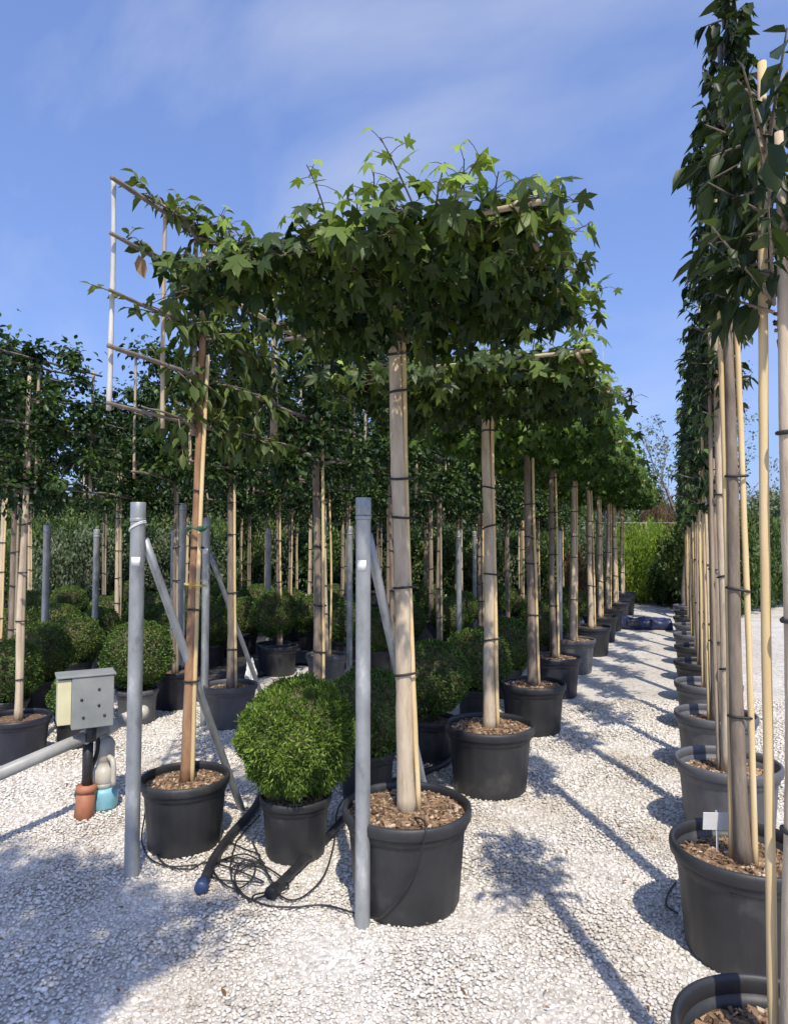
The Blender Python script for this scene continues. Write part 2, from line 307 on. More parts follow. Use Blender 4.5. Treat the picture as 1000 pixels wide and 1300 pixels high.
# ------------------------------------------------------------------ the ground
def structure(name, v, f, mat):
    b = MB(); b.add(v, f); o = obj(name, b.mesh(name, mat, False)); o['kind'] = 'structure'; return o
structure('field', [(-400, -300, -.03), (400, -300, -.03), (400, 900, -.03), (-400, 900, -.03)], [(0, 1, 2, 3)], M['field'])
structure('gravel_ground', [(-16, -8, 0), (7, -8, 0), (7, 21, 0), (-16, 21, 0)], [(0, 1, 2, 3)], M['gravel'])
structure('dark_ground_sheet', [(-12, 5.6, .034), (-4.5, 5.6, .034), (-4.5, 7.6, .034), (-1.75, 7.6, .034), (-1.75, 17, .034), (-12, 17, .034)], [(0, 1, 2, 3, 4, 5)], M['dark_sheet'])  # dark sheet added to make the ground between the back rows darker
def pebbles():
    rg = np.random.default_rng(3); P = []; S = []
    t = (1 + 5 ** .5) / 2
    ico = np.array([(-1, t, 0), (1, t, 0), (-1, -t, 0), (1, -t, 0), (0, -1, t), (0, 1, t), (0, -1, -t), (0, 1, -t), (t, 0, -1), (t, 0, 1), (-t, 0, -1), (-t, 0, 1)]); ico /= np.linalg.norm(ico[0])
    fi = np.array([(0, 11, 5), (0, 5, 1), (0, 1, 7), (0, 7, 10), (0, 10, 11), (1, 5, 9), (5, 11, 4), (11, 10, 2), (10, 7, 6), (7, 1, 8), (3, 9, 4), (3, 4, 2), (3, 2, 6), (3, 6, 8), (3, 8, 9), (4, 9, 5), (2, 4, 11), (6, 2, 10), (8, 6, 7), (9, 8, 1)])
    for d0, d1, sp in ((1.75, 4.0, .0165), (4.0, 6.8, .0215)):
        d = np.arange(d0, d1, sp)
        for dd in d:
            l = np.arange(-.62 * dd, .62 * dd, sp); q = np.stack([l, np.full(len(l), dd)], 1) + rg.uniform(-.6, .6, (len(l), 2)) * sp
            P.append(q); S.append(sp * np.exp(rg.normal(-.72, .27, len(l))))
    P = np.concatenate(P); S = np.concatenate(S); n = len(P)
    c, s = math.cos(YAW), math.sin(YAW); xy = np.stack([P[:, 0] * c - P[:, 1] * s, P[:, 0] * s + P[:, 1] * c], 1)
    a = rg.uniform(0, 6.28, n); sc3 = np.stack([S * rg.uniform(.8, 1.35, n), S * rg.uniform(.7, 1.1, n), S * rg.uniform(.38, .62, n)], 1)
    v = ico[None] * sc3[:, None] * rg.uniform(.8, 1.15, (n, 12, 1))
    tl = rg.normal(0, .35, n); y2 = v[:, :, 1] * np.cos(tl)[:, None] - v[:, :, 2] * np.sin(tl)[:, None]; z2 = v[:, :, 1] * np.sin(tl)[:, None] + v[:, :, 2] * np.cos(tl)[:, None]
    x3 = v[:, :, 0] * np.cos(a)[:, None] - y2 * np.sin(a)[:, None]; y3 = v[:, :, 0] * np.sin(a)[:, None] + y2 * np.cos(a)[:, None]
    hz = .004 + .006 * np.sin(xy[:, 0] * 7 + 1) * np.sin(xy[:, 1] * 6) + rg.uniform(-.003, .004, n)
    v = np.stack([x3 + xy[:, 0:1], y3 + xy[:, 1:2], z2 + hz[:, None]], 2).reshape(-1, 3)
    f = (fi[None] + (np.arange(n) * 12)[:, None, None]).reshape(-1, 3)
    me = bpy.data.meshes.new('gravel'); me.vertices.add(len(v)); me.vertices.foreach_set('co', v.ravel()); nf = len(f)
    me.loops.add(nf * 3); me.loops.foreach_set('vertex_index', f.ravel().astype(np.int32)); me.polygons.add(nf); me.polygons.foreach_set('loop_start', np.arange(0, nf * 3, 3, dtype=np.int32))
    me.materials.append(M['stone']); me.update(calc_edges=True)
    o = obj('gravel', me); tag(o, 'loose white crushed stone covering the nursery ground', 'gravel', kind='stuff')
pebbles()

# ------------------------------------------------------------------ pots
POTS = {}
def pot_meshes(r, h, mat):
    k = (round(r, 3), round(h, 3), mat)
    if k in POTS: return POTS[k]
    b = MB()
    def mod(t, z):
        if z > .80 * h or z < .02 * h: return 1
        return 1 - (.012 if (t * 10 / math.pi) % 1 < .10 else 0)
    b.lathe([(0.001, .006), (r * .70, .004), (r * .765, .0), (r * .785, .02 * h), (r * .80, .05 * h), (r * .885, .74 * h), (r * .90, .79 * h), (r * .925, .80 * h), (r * .935, .89 * h),
             (r * .91, .90 * h), (r * .89, .80 * h), (r * .86, .6 * h)], 80, mod=mod)
    body = b.mesh('pot', M[mat])
    b = MB()
    b.lathe([(r * .925, .872 * h), (r * .965, .868 * h), (r * .985, .885 * h), (r * .995, .95 * h), (r * .985, .985 * h), (r * .955, 1.0 * h), (r * .925, .99 * h), (r * .912, .96 * h), (r * .905, .89 * h)], 80, close=True)
    rim = b.mesh('rim', M[mat])
    rg = np.random.default_rng(int(r * 1000)); V = [(0, 0, 0.012)]; n = 40; rings = 9; Fc = []
    for i in range(1, rings + 1):
        for j in range(n):
            t = 2 * math.pi * j / n; q = i / rings
            V.append((r * .905 * q * math.cos(t), r * .905 * q * math.sin(t), .012 * (1 - q * q) + rg.uniform(-.008, .008)))
    Fc += [(0, 1 + j, 1 + (j + 1) % n) for j in range(n)]
    Fc += [(1 + (i - 1) * n + j, 1 + i * n + j, 1 + i * n + (j + 1) % n, 1 + (i - 1) * n + (j + 1) % n) for i in range(1, rings) for j in range(n)]
    b = MB(); b.add(V, Fc); soil = b.mesh('soil', M['soil'])
    b = MB()
    for _ in range(900):
        q = math.sqrt(rg.uniform()) * r * .86; t = rg.uniform(0, 6.28); s = r * rg.uniform(.008, .030)
        e = np.array(Euler((rg.normal(0, .4), rg.normal(0, .4), rg.uniform(0, 6.28))).to_matrix())
        b.box((q * math.cos(t), q * math.sin(t), .012 * (1 - (q / r) ** 2) + .004), (s * rg.uniform(1, 2.2), s, s * .4), e)
    POTS[k] = (body, rim, soil, b.mesh('bark_mulch', M['chip'], False)); return POTS[k]
def add_pot(root, r, h, mat='pot', fill=.9, mulch=True):
    body, rim, soil, chips = pot_meshes(r, h, mat)
    p = obj('pot', body, root, rotz=random.random() * 6); obj('rim', rim, p); obj('soil', soil, p, (0, 0, fill * h))
    if mulch: stuff(obj('bark_mulch', chips, p, (0, 0, fill * h)))
    return p

# ------------------------------------------------------------------ trunks, stakes, ties
def trunk_mesh(rng, z0, z1, r0, r1, lean=(0, 0), mat='bark', wig=.006, n=12, rings=30, name='trunk'):
    z = np.linspace(z0, z1, rings); q = (z - z0) / (z1 - z0)
    ph = rng.uniform(0, 6, 4)
    x = lean[0] * q + wig * (np.sin(q * 5 + ph[0]) + .6 * np.sin(q * 11 + ph[1])); y = lean[1] * q + wig * (np.sin(q * 6 + ph[2]) + .6 * np.sin(q * 13 + ph[3]))
    x -= x[0]; y -= y[0]
    rad = (r0 + (r1 - r0) * q) * (1 + .25 * np.exp(-q * 40)) * (1 + rng.normal(0, .025, rings))
    b = MB(); b.tube(np.stack([x, y, z], 1), rad, n, wob=.018, rng=rng)
    return b.mesh(name, M[mat]), np.stack([x, y, z], 1), rad
def at_z(path, z): return np.array([np.interp(z, path[:, 2], path[:, 0]), np.interp(z, path[:, 2], path[:, 1]), z])
def stake_mesh(p0, p1, r, rng, mat='stake', knots=False, name='stake'):
    k = 24; q = np.linspace(0, 1, k)[:, None]; p = np.array(p0) * (1 - q) + np.array(p1) * q + rng.normal(0, .0004, (k, 3)) + rng.normal(0, .006, 3) * np.sin(q * math.pi) + rng.normal(0, .002, 3) * np.sin(q * 7 + rng.uniform(0, 6)) * (q * (1 - q) * 4)
    rad = np.full(k, r) * np.linspace(1.05, .93, k)
    if knots: rad[2::5] *= 1.13
    b = MB(); b.tube(p, rad, 8, wob=.012, rng=rng); return b.mesh(name, M[mat])
def tie_mesh(c1, r1, c2, r2, z, rng, mat='tie', wd=.0055):
    """a band round the trunk and its stake, following the outside of both"""
    c1 = np.array(c1[:2]); c2 = np.array(c2[:2]); pts = []
    for t in np.linspace(0, 2 * math.pi, 25)[:-1]:
        d = np.array([math.cos(t), math.sin(t)]); a = c1 + d * (r1 + wd * .6); b_ = c2 + d * (r2 + wd * .6)
        pts.append(a if a.dot(d) > b_.dot(d) else b_)
    tilt = rng.normal(0, .12, 2); pts = np.array(pts + [pts[0]])
    zz = z + (pts - c1) @ tilt
    b = MB(); b.tube(np.column_stack([pts, zz]), wd, 6, caps=False); return b.mesh('tie', M[mat])
def cane(parent, p0, p1, r, rng, mat='bamboo', name='cane'):
    return obj(name, stake_mesh(p0, p1, r, rng, mat, True, name), parent)

# ------------------------------------------------------------------ roof-trained trees along the path
STAR = [star_template(.3, 1), star_template(.6, 2), star_template(.12, 3), star_template(.9, 4), star_template(.45, 5)]
STAR1 = single_leaves(STAR, M['star'], 'leaf')
UP = np.array([0, 0, 1.])
def roof_crown(seed, half=.68, zf=2.66, n=190, extra=(), hang=1150, ya=-.72, yb=.28, thin=0.0):
    rg = np.random.default_rng(seed); L = Leaves(); tw = MB(); ym, yh = (ya + yb) / 2, (yb - ya) / 2
    for a in np.arange(8) * math.pi / 4 + rg.uniform(-.15, .15, 8):
        e = np.array([math.cos(a), math.sin(a)]); e = e / max(abs(e)) * .97; e = np.array([e[0] * half, -ya * e[1] if e[1] < 0 else yb * e[1]])
        q = np.linspace(0, 1, 7)[:, None]; p = np.hstack([e * q, zf - .13 + .13 * np.minimum(1, q * 3) + rg.normal(0, .008, (7, 1))])
        tw.tube(p, np.linspace(.016, .006, 7), 6)
    def leaf_on(p, h, down, size, tint):
        pet = (h * .75 + UP * rg.uniform(-.1, .5)); pet /= np.linalg.norm(pet); q = p + pet * rg.uniform(.04, .08)
        tw.tube([p, (p + q) / 2 + UP * .006, q], .0014, 3, caps=False)
        L.add(q, h * rg.uniform(.5, 1.0) - UP * down + rg.normal(0, .15, 3), UP * rg.uniform(.4, 1.0) + h * .7 + rg.normal(0, .3, 3), size, tint)
    sh = [(x, y, ln, True) for x, y, ln in extra] + [(x + rg.uniform(-.02, .02), ya - rg.uniform(0, .03), rg.uniform(.08, .16), False) for x in np.arange(-half + .06, .32, .055)]
    while len(sh) < n:
        x = rg.uniform(-half - .04, half + .04); y = rg.uniform(ya - .03, yb + .03)
        if x < -.2 and rg.uniform() < thin * (-.2 - x) / .5: continue
        up = rg.uniform() < .52
        sh.append((x, y, rg.uniform(.08, .25) if up else rg.uniform(.10, .24), up))
    for x, y, ln, up in sh:
        o = np.array([x, y - ym, 0]); o /= np.linalg.norm(o) + 1e-6; ed = max(abs(x) / half, abs(y - ym) / yh)
        d = (o * .35 * ed + rg.normal(0, .22, 3) * (1, 1, 0) + UP) if up else (o * .9 * ed + rg.normal(0, .5, 3) * (1, 1, 0) + UP * rg.uniform(-.25, .35))
        d /= np.linalg.norm(d); t = np.linspace(0, 1, 7); st = np.array([x, y, zf + rg.uniform(-.05, .05)])
        p = st + d * (t * ln)[:, None] + (o * .18 - UP * .28)[None] * (t ** 2 * ln)[:, None]
        tw.tube(p, np.linspace(.0042, .0018, 7), 4, caps=False)
        k = int(4 + ln * 27); a0 = rg.uniform(0, 6.28)
        for i in range(k):
            q = (i + .6) / k; a = a0 + i * 2.4 + rg.uniform(-.4, .4); h = np.array([math.cos(a), math.sin(a), 0])
            pp = np.array([np.interp(q, t, p[:, j]) for j in range(3)])
            size = rg.uniform(.058, .108) * (1 - .45 * q ** 3 if up else 1)
            leaf_on(pp, h, rg.uniform(.25, .8) if up else rg.uniform(.5, 1.4), size, (.20 + .72 * q + rg.normal(0, .16)) if up else rg.uniform(.0, .32))  # upright shoots paler towards the tip: young leaves, plus sunlit tops painted in
    for _ in range(hang):                                # leaves hanging below the frame
        x = rg.uniform(-half, half); y = rg.uniform(ya, yb); a = rg.uniform(0, 6.28); h = np.array([math.cos(a), math.sin(a), 0])
        if x < -.15 and rg.uniform() < 1.3 * thin * (-.15 - x) / .5: continue
        leaf_on(np.array([x, y, zf + rg.uniform(-.16, .09)]), h, rg.uniform(.7, 2.4), rg.uniform(.058, .102), rg.uniform(0, .14) + (rg.uniform() < .06) * .3)  # low tint paints the shade of the underside into these leaves
    return L, tw
def roof_frame(root, rng, half=.68, zf=2.66, ya=-.72, yb=.28):
    e = half + .02
    for s in (-1, 1):
        cane(root, (s * half, ya - .05, zf), (s * half + rng.normal(0, .01), yb + .03, zf), .011, rng, 'bamboo')
        y = ya if s < 0 else yb; cane(root, (-e + .10, y, zf + .022), (e + .05, y + rng.normal(0, .01), zf + .022), .011, rng, 'bamboo')
    cane(root, (0.03, ya, zf - .024), (0.03, yb, zf - .024), .010, rng, 'bamboo_grey'); cane(root, (-e, .04, zf - .046), (e, .04, zf - .046), .010, rng, 'bamboo_grey')
SHARED_ROOF = []
def roof_tree(k, loc, label, pr=.29, ph=.42, mat='pot', unique=False, lean=(0, 0), r0=.046, extra=(), group=None, stakes=1, zf=2.66, dark=False):
    rng = np.random.default_rng(100 + k); root = thing('roof_trained_tree', label, 'tree', loc, 0, group)
    add_pot(root, pr, ph, mat, .90, k < 5)
    z0 = .88 * ph
    me, path, rad = trunk_mesh(rng, z0, zf - .06, r0, r0 * .70, lean, 'bark_dark' if dark else 'bark'); obj('trunk', me, root)
    offs = [np.array([.057, .010]), np.array([-.046, .040])][:stakes]
    for i, of in enumerate(offs):
        of = of * (r0 / .046); r = .0115
        obj('stake', stake_mesh((*(path[0, :2] + of * 1.12), z0 + .005), (*(path[-1, :2] + of * .92), zf - .08 if i == 0 else 1.95), r, rng, 'stake' if i == 0 else 'stake_old'), root)
        if i == 0:
            for z in (.93, 1.42, 1.71, 1.92, 2.28, 2.44):
                z += rng.normal(0, .045); c = at_z(path, z); obj('tie', tie_mesh(c, np.interp(z, path[:, 2], rad), c[:2] + of * np.interp(z, [z0, 2.6], [1.12, .92]), r, z, rng), root)
    roof_frame(root, rng, zf=zf)
    if unique:
        L, tw = roof_crown(40 + k, zf=zf, extra=extra, thin=.85 if k == 0 else 0); crown = obj('crown', tw.mesh('crown', M['twig']), root)
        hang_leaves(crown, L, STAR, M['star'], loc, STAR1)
    else:
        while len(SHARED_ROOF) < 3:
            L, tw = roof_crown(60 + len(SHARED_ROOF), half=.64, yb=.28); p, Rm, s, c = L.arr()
            SHARED_ROOF.append((tw.mesh('crown', M['twig']), leaf_mesh('foliage', STAR, p, Rm, s, c, M['star_sunlit'])))
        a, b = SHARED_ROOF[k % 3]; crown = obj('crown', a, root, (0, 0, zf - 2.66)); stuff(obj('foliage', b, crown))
    return root
XA = -1.12
ords = ['', '', 'third', 'fourth', 'fifth', 'sixth', 'seventh', 'eighth', 'ninth', 'tenth']
roof_tree(0, (XA, 2.84, 0), 'roof-trained star-leaved tree in the wide black pot right behind the galvanised post', unique=True, lean=(-.07, .0), r0=.040,
          extra=[(.33, -.70, .38), (.40, -.68, .33), (.50, -.70, .30), (-.02, -.70, .30), (.15, -.69, .26), (.68, -.62, .20), (-.35, -.68, .2), (.60, -.5, .27), (.69, .2, .2), (.69, -.2, .22)])
roof_tree(1, (XA, 4.30, 0), 'roof-trained tree with pale straight trunk, second along the path, in clean black pot', unique=True, zf=2.56, lean=(-.01, 0), r0=.039, extra=[(.66, -.64, .3), (.6, -.66, .26)])
RA = [(XA, 5.74), (XA - .05, 7.16), (XA - .05, 8.55), (XA + .02, 9.95), (XA, 11.4), (XA, 12.85), (XA + .02, 14.3), (XA + .05, 15.8)]
for i, (x, y) in enumerate(RA):
    k = i + 2
    roof_tree(k, (x, y, 0), '%s roof-trained tree along the gravel path, counting from the galvanised post' % ords[k], pr=.28 if k != 9 else .3, ph=.41 if k != 9 else .5,
              mat='pot_blue' if k in (3, 9) else ('pot_grey' if k == 4 else 'pot'), r0=.033 + .006 * ((k * 7) % 3) / 2, stakes=2 if k > 2 else 1, zf=2.52 + .03 * math.sin(k * 1.7), lean=(.03 * math.sin(k * 2.1), .02), group='roof-trained trees along the path', dark=k in (2, 3))  # third and fourth trunks: shade on them put into a darker bark
roof_tree(10, (-.92, -.25, 0), 'roof-trained tree at the end of the row, shading the gravel by the left post', zf=4.0, group='roof-trained trees along the path')

# ------------------------------------------------------------------ panel-trained trees in the rows behind
BROAD = [oval_template(.19, .3, .10), oval_template(.16, .5, .12), oval_template(.24, .15, .06)]
BROAD1 = single_leaves(BROAD, M['broad'], 'leaf')
TIERS = (2.23, 2.48, 2.74, 3.02, 3.29)
def panel_frame(root, rng, y0, y1, tiers=TIERS, ys=(-.55, .62), r=.0105, main='bamboo_grey', vert='bamboo'):
    for i, z in enumerate(tiers):
        cane(root, (.02, y0 - .04, z + rng.normal(0, .008)), (.02, y1 + .05, z + rng.normal(0, .012)), r * rng.uniform(.8, 1.1), rng, main)
    for i, y in enumerate(ys):
        cane(root, (-.004, y, tiers[0] - .06), (-.004, y + rng.normal(0, .008), tiers[-1] + .05), r, rng, vert)
def panel_base(root, rng, pr, ph, mat, bark, r0, stakes, mulch=True, top=3.2, lean=(0, 0), smat='stake'):
    add_pot(root, pr, ph, mat, .86, mulch); z0 = .84 * ph
    me, path, rad = trunk_mesh(rng, z0, top, r0, r0 * .55, lean, bark); obj('trunk', me, root)
    for i in range(stakes):
        of = np.array([(.041, .008), (-.028, .030), (.02, -.042)][i]) * (r0 / .03); zt = (2.6, 2.3, 2.1)[i]
        obj('stake', stake_mesh((*(path[0, :2] + of), z0), (*(at_z(path, zt)[:2] + of * .9), zt), .0115, rng, smat if i == 0 else 'stake_old'), root)
        if i == 0:
            for z in (.75, 1.15, 1.55, 1.95):
                z += rng.normal(0, .05); c = at_z(path, z); obj('tie', tie_mesh(c, np.interp(z, path[:, 2], rad), c[:2] + of * np.interp(z, [z0, zt], [1, .9]), .0115, z, rng), root)
    return path
# the broad-leaved one by the left post
bl = (-2.40, 2.90, 0); rng = np.random.default_rng(7)
rt = thing('panel_trained_tree', 'sparse broad-leaved tree on bleached cane frame, reddish trunk, behind the post by the pump', 'tree', bl)
path = panel_base(rt, rng, .232, .36, 'pot', 'bark_red', .0275, 1, lean=(.045, .03), top=3.2)
panel_frame(rt, rng, -.56, .80, ys=(-.21, .03, .80), vert='bamboo')
cane(rt, (-.01, -.56, TIERS[0] - .03), (-.01, -.56, TIERS[-1] + .02), .0115, rng, 'bamboo_pale')
b = MB(); b.tube([(.03 + .055 * math.cos(t), .02 + .05 * math.sin(t), 1.66 + .01 * math.sin(3 * t)) for t in np.linspace(0, 6.28, 14)], .007, 5); b.tube([(.08, -.02, 1.66), (.11, -.04, 1.655), (.125, -.06, 1.66)], [.012, .018, .006], 6); obj('green_tape', b.mesh('green_tape', M['greentag']), rt)
obj('twine', tie_mesh((.02, .01), .036, (.06, .02), .02, 1.36, rng, 'yellowtie', .006), rt)
L = Leaves(); tw = MB()
def broad_shoot(st, d, ln, k, drop=1.0, tint=.25, size=.112):
    d = np.array(d, float); d /= np.linalg.norm(d); t = np.linspace(0, 1, 6); p = np.array(st) + d * (t * ln)[:, None] - UP * (.12 * ln * t ** 2)[:, None]
    tw.tube(p, np.linspace(.0048, .002, 6), 4, caps=False); a0 = rng.uniform(0, 6.28)
    for i in range(k):
        q = (i + .7) / k; a = a0 + i * 2.4; h = np.array([math.cos(a), math.sin(a), 0]); pp = np.array([np.interp(q, t, p[:, j]) for j in range(3)])
        L.add(pp, h * .7 + d * .45 - UP * rng.uniform(.2, 1.0) * drop + rng.normal(0, .15, 3), UP + h * .4 + rng.normal(0, .25, 3), size * rng.uniform(.7, 1.2) * (1 - .35 * q ** 3), tint + .3 * q + rng.normal(0, .14))
for z in TIERS:
    for sgn, e in ((-1, -.40), (1, .76)):
        q = np.linspace(0, 1, 8); p = np.stack([.03 + 0 * q + rng.normal(0, .006, 8), e * q, z - .06 * (1 - np.minimum(1, q * 4)) + .012 + rng.normal(0, .005, 8)], 1); tw.tube(p, np.linspace(.009, .004, 8), 6)
for iz, z in enumerate(TIERS):
    for y in np.arange(-.33 if iz > 2 else -.24, .74, .022):
        if rng.uniform() < (.5 if y < -.18 else (.42 if y < .12 else .25)): continue
        up = rng.uniform() < (.75 if iz == 4 else .35)
        broad_shoot((.03, y, z), (rng.normal(0, .5), rng.normal(0, .4), 1.0 if up else rng.uniform(-.7, .3)), rng.uniform(.10, .22 if up else .2), rng.integers(6, 11), 1.3, .34 if up else .12)
broad_shoot((.02, -.40, TIERS[2]), (-.1, -1, .16), .30, 11, .3, .55, .085); broad_shoot((.02, -.25, TIERS[2]), (-.1, -1, .0), .22, 8, .6, .3, .09)
broad_shoot((.02, -.50, TIERS[3] + .02), (.1, .3, .5), .09, 3, .2, .2, .06)
for y, ln in ((-.05, .22), (-.10, .3), (.0, .2), (.05, .24), (.3, .26), (.42, .22)): broad_shoot((.02, y, TIERS[4] - .05), (rng.normal(0, .2), rng.normal(0, .25), 1), ln, 9, .4, .55, .09)
broad_shoot((-.03, -.12, TIERS[1] - .05), (-.3, .1, -.5), .12, 5, .9, .85, .12)
crown = obj('crown', tw.mesh('crown', M['bark_dark']), rt)
hang_leaves(crown, L, BROAD, M['broad'], bl, BROAD1)
lb = Leaves(); lb.add(np.array([.0, -.40, TIERS[3] - .02]), np.array([.2, .1, -1.]), np.array([.3, -1, .1]), .12, .7); lb.add(np.array([.0, -.38, TIERS[3]]), np.array([.4, -.5, .3]), np.array([.3, -1, .3]), .08, .5)
p_, R_, s_, c_ = lb.arr(); o = obj('dry_leaf', leaf_mesh('dry_leaf', BROAD[2:], p_, R_, s_, c_, M['brown']), crown); o['label'] = 'curled brown dry leaf on the bare cane'

PANELS = []
PT = [oval_template(.30, .2, .10), oval_template(.25, .4, .14)]
def panel_crown(seed, hy=.46, n=2300, zlo=2.12, zhi=3.36, size=.055):
    rg = np.random.default_rng(seed); L = Leaves(); tw = MB()
    for z in TIERS:
        for e in (-hy, hy):
            q = np.linspace(0, 1, 6); tw.tube(np.stack([.03 + 0 * q, e * q, z - .05 * (1 - q) + rg.normal(0, .006, 6)], 1), np.linspace(.012, .005, 6), 5)
    cl = []
    for _ in range(70): cl.append((rg.normal(0, .085), rg.uniform(-hy, hy), rg.uniform(zlo + .05, zhi - .05)))
    for _ in range(10): cl.append((rg.normal(0, .06), rg.uniform(-hy, hy), zhi + rg.uniform(0, .12)))
    for _ in range(6): cl.append((rg.normal(0, .08), rg.choice([-1, 1]) * (hy + rg.uniform(0, .14)), rg.uniform(zlo, zhi)))
    per = n // len(cl)
    for c in cl:
        tw.tube([(0.02, c[1] * .9, c[2] - .06), c], [.004, .002], 4, caps=False); base = rg.uniform(.05, .5)
        for _ in range(per):
            o = rg.normal(0, 1, 3); o /= np.linalg.norm(o); p = np.array(c) + o * abs(rg.normal(0, .085)); t = o + rg.normal(0, .4, 3) - UP * .5
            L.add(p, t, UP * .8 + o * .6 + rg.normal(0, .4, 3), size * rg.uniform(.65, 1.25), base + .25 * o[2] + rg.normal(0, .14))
    p, Rm, s, c = L.arr(); return tw.mesh('crown', M['bark_dark']), leaf_mesh('foliage', PT, p, Rm, s, c, M['panel'])
def panel_tree(k, loc, label, group=None, mat='pot', stakes=2, r0=.03, hs=1.0, near=False, dark=True, ys=(-.58, .60), sm='stake', pr=.232, ph=.36):
    rng = np.random.default_rng(300 + k)
    while len(PANELS) < 5: PANELS.append(panel_crown(70 + len(PANELS), n=5600, hy=(.48, .56, .62, .52, .58)[len(PANELS)], zlo=2.05))
    root = thing('panel_trained_tree', label, 'tree', loc, rng.normal(0, .05), group)
    panel_base(root, rng, pr, ph, mat, 'bark_dark' if dark else 'bark', r0, stakes, near, lean=(rng.normal(0, .025), rng.normal(0, .025)), smat=sm)
    panel_frame(root, rng, -.60, .62, ys=ys, tiers=TIERS if near else TIERS[::2] + (TIERS[1],) * 0, r=.0115)
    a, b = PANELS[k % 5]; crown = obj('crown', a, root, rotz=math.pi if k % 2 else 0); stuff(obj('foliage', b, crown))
    root.scale = (1, 1, hs); return root
GB = 'panel-trained trees in the rows behind the roof-trained row'
SH = 'dense dark-leaved panel-trained tree on canes in the back rows'
panel_tree(0, (-2.42, 4.36, 0), 'dense panel-trained tree rising right behind the bright fine-leaved ball', near=True, r0=.034, sm='stake')
panel_tree(1, (-3.58, 4.90, 0), 'dense panel-trained tree in grey pot with two pale stakes, next to slanting white brace', near=True, mat='pot_grey', r0=.036, dark=True)
panel_tree(2, (-3.57, 6.63, 0), 'panel-trained tree in grey pot with pale leaning stake, behind the fine-leaved ball', near=True, mat='pot_grey', dark=False)
kk = 3; NEAR = [(Vector((-2.42, 4.36, 0)), 'second', 'first'), (Vector((-3.58, 4.9, 0)), 'first', 'second'), (Vector((-3.57, 6.63, 0)), 'second', 'second')]
rown = ['third', 'fourth', 'fifth', 'sixth', 'seventh', 'eighth', 'ninth', 'tenth']
ordn = ['first', 'second'] + rown
for xr, y0, dy, n, rw, st in ((-2.42, 5.85, 1.45, 8, 'first', 2), (-3.57, 8.35, 1.7, 6, 'second', 2), (-4.45, 3.45, 1.75, 8, 'third', 0), (-5.65, 4.3, 1.7, 8, 'fourth', 0), (-6.95, 5.2, 1.75, 7, 'fifth', 0), (-8.6, 6.4, 2.0, 6, 'sixth', 0), (-9.9, 8.0, 2.0, 5, 'seventh', 0)):
    for i in range(n):
        rg = random.Random(kk); x = xr + rg.uniform(-.06, .06); y = y0 + i * dy + rg.uniform(-.12, .12)
        panel_tree(kk, (x, y, 0), '%s panel-trained tree along the %s row behind the roof-trained row' % (ordn[i + st], rw), GB, mat=rg.choice(['pot', 'pot', 'pot_blue', 'pot_grey']), stakes=rg.choice([1, 2, 2]), r0=rg.uniform(.022, .032), hs=.9 if (xr == -4.45 and i == 0) else rg.uniform(.94, 1.06), dark=rg.random() < .65, ys=((-.58, .60), (-.62, .2), (.1, .6))[kk % 3], sm=rg.choice(['stake', 'stake_old']))
        kk += 1; NEAR.append((Vector((x, y, 0)), ordn[i + st], rw))

# ------------------------------------------------------------------ columnar trees along the right side of the path
LONG = [oval_template(.20, .35, .12, .2), oval_template(.17, .6, .16, .25), oval_template(.23, .2, .08, .1)]
LONG1 = single_leaves(LONG, M['long'], 'leaf')
def column_crown(seed, zlo, zhi, hx, hy, n, size=.10):
    rg = np.random.default_rng(seed); L = Leaves(); tw = MB()
    for i in range(n):
        z = zlo + (zhi - zlo) * (i + rg.uniform()) / n; a = rg.uniform(0, 6.28); q = 1 - .35 * ((z - zlo) / (zhi - zlo)) ** 2; ln = rg.uniform(.5, 1.05) * q
        if rg.uniform() < .06: ln *= 1.35
        e = np.array([math.cos(a) * hx * ln, math.sin(a) * hy * ln, rg.uniform(-.02, .16)]); p = np.array([0, 0, z]) + e * np.linspace(0, 1, 5)[:, None]
        tw.tube(p, np.linspace(.005, .002, 5), 4, caps=False); h0 = e / (np.linalg.norm(e) + 1e-6)
        for j in range(9):
            t = .3 + .75 * j / 9; b_ = rg.uniform(0, 6.28); h = np.array([math.cos(b_), math.sin(b_), 0])
            L.add(np.array([0, 0, z]) + e * t, h * .6 + h0 * .5 - UP * rg.uniform(.2, 1.5), UP + h * .5 + rg.normal(0, .3, 3), size * rg.uniform(.65, 1.15), .15 + rg.normal(0, .18) + .25 * t * (rg.uniform() < .3))
    return L, tw
COLS = {}
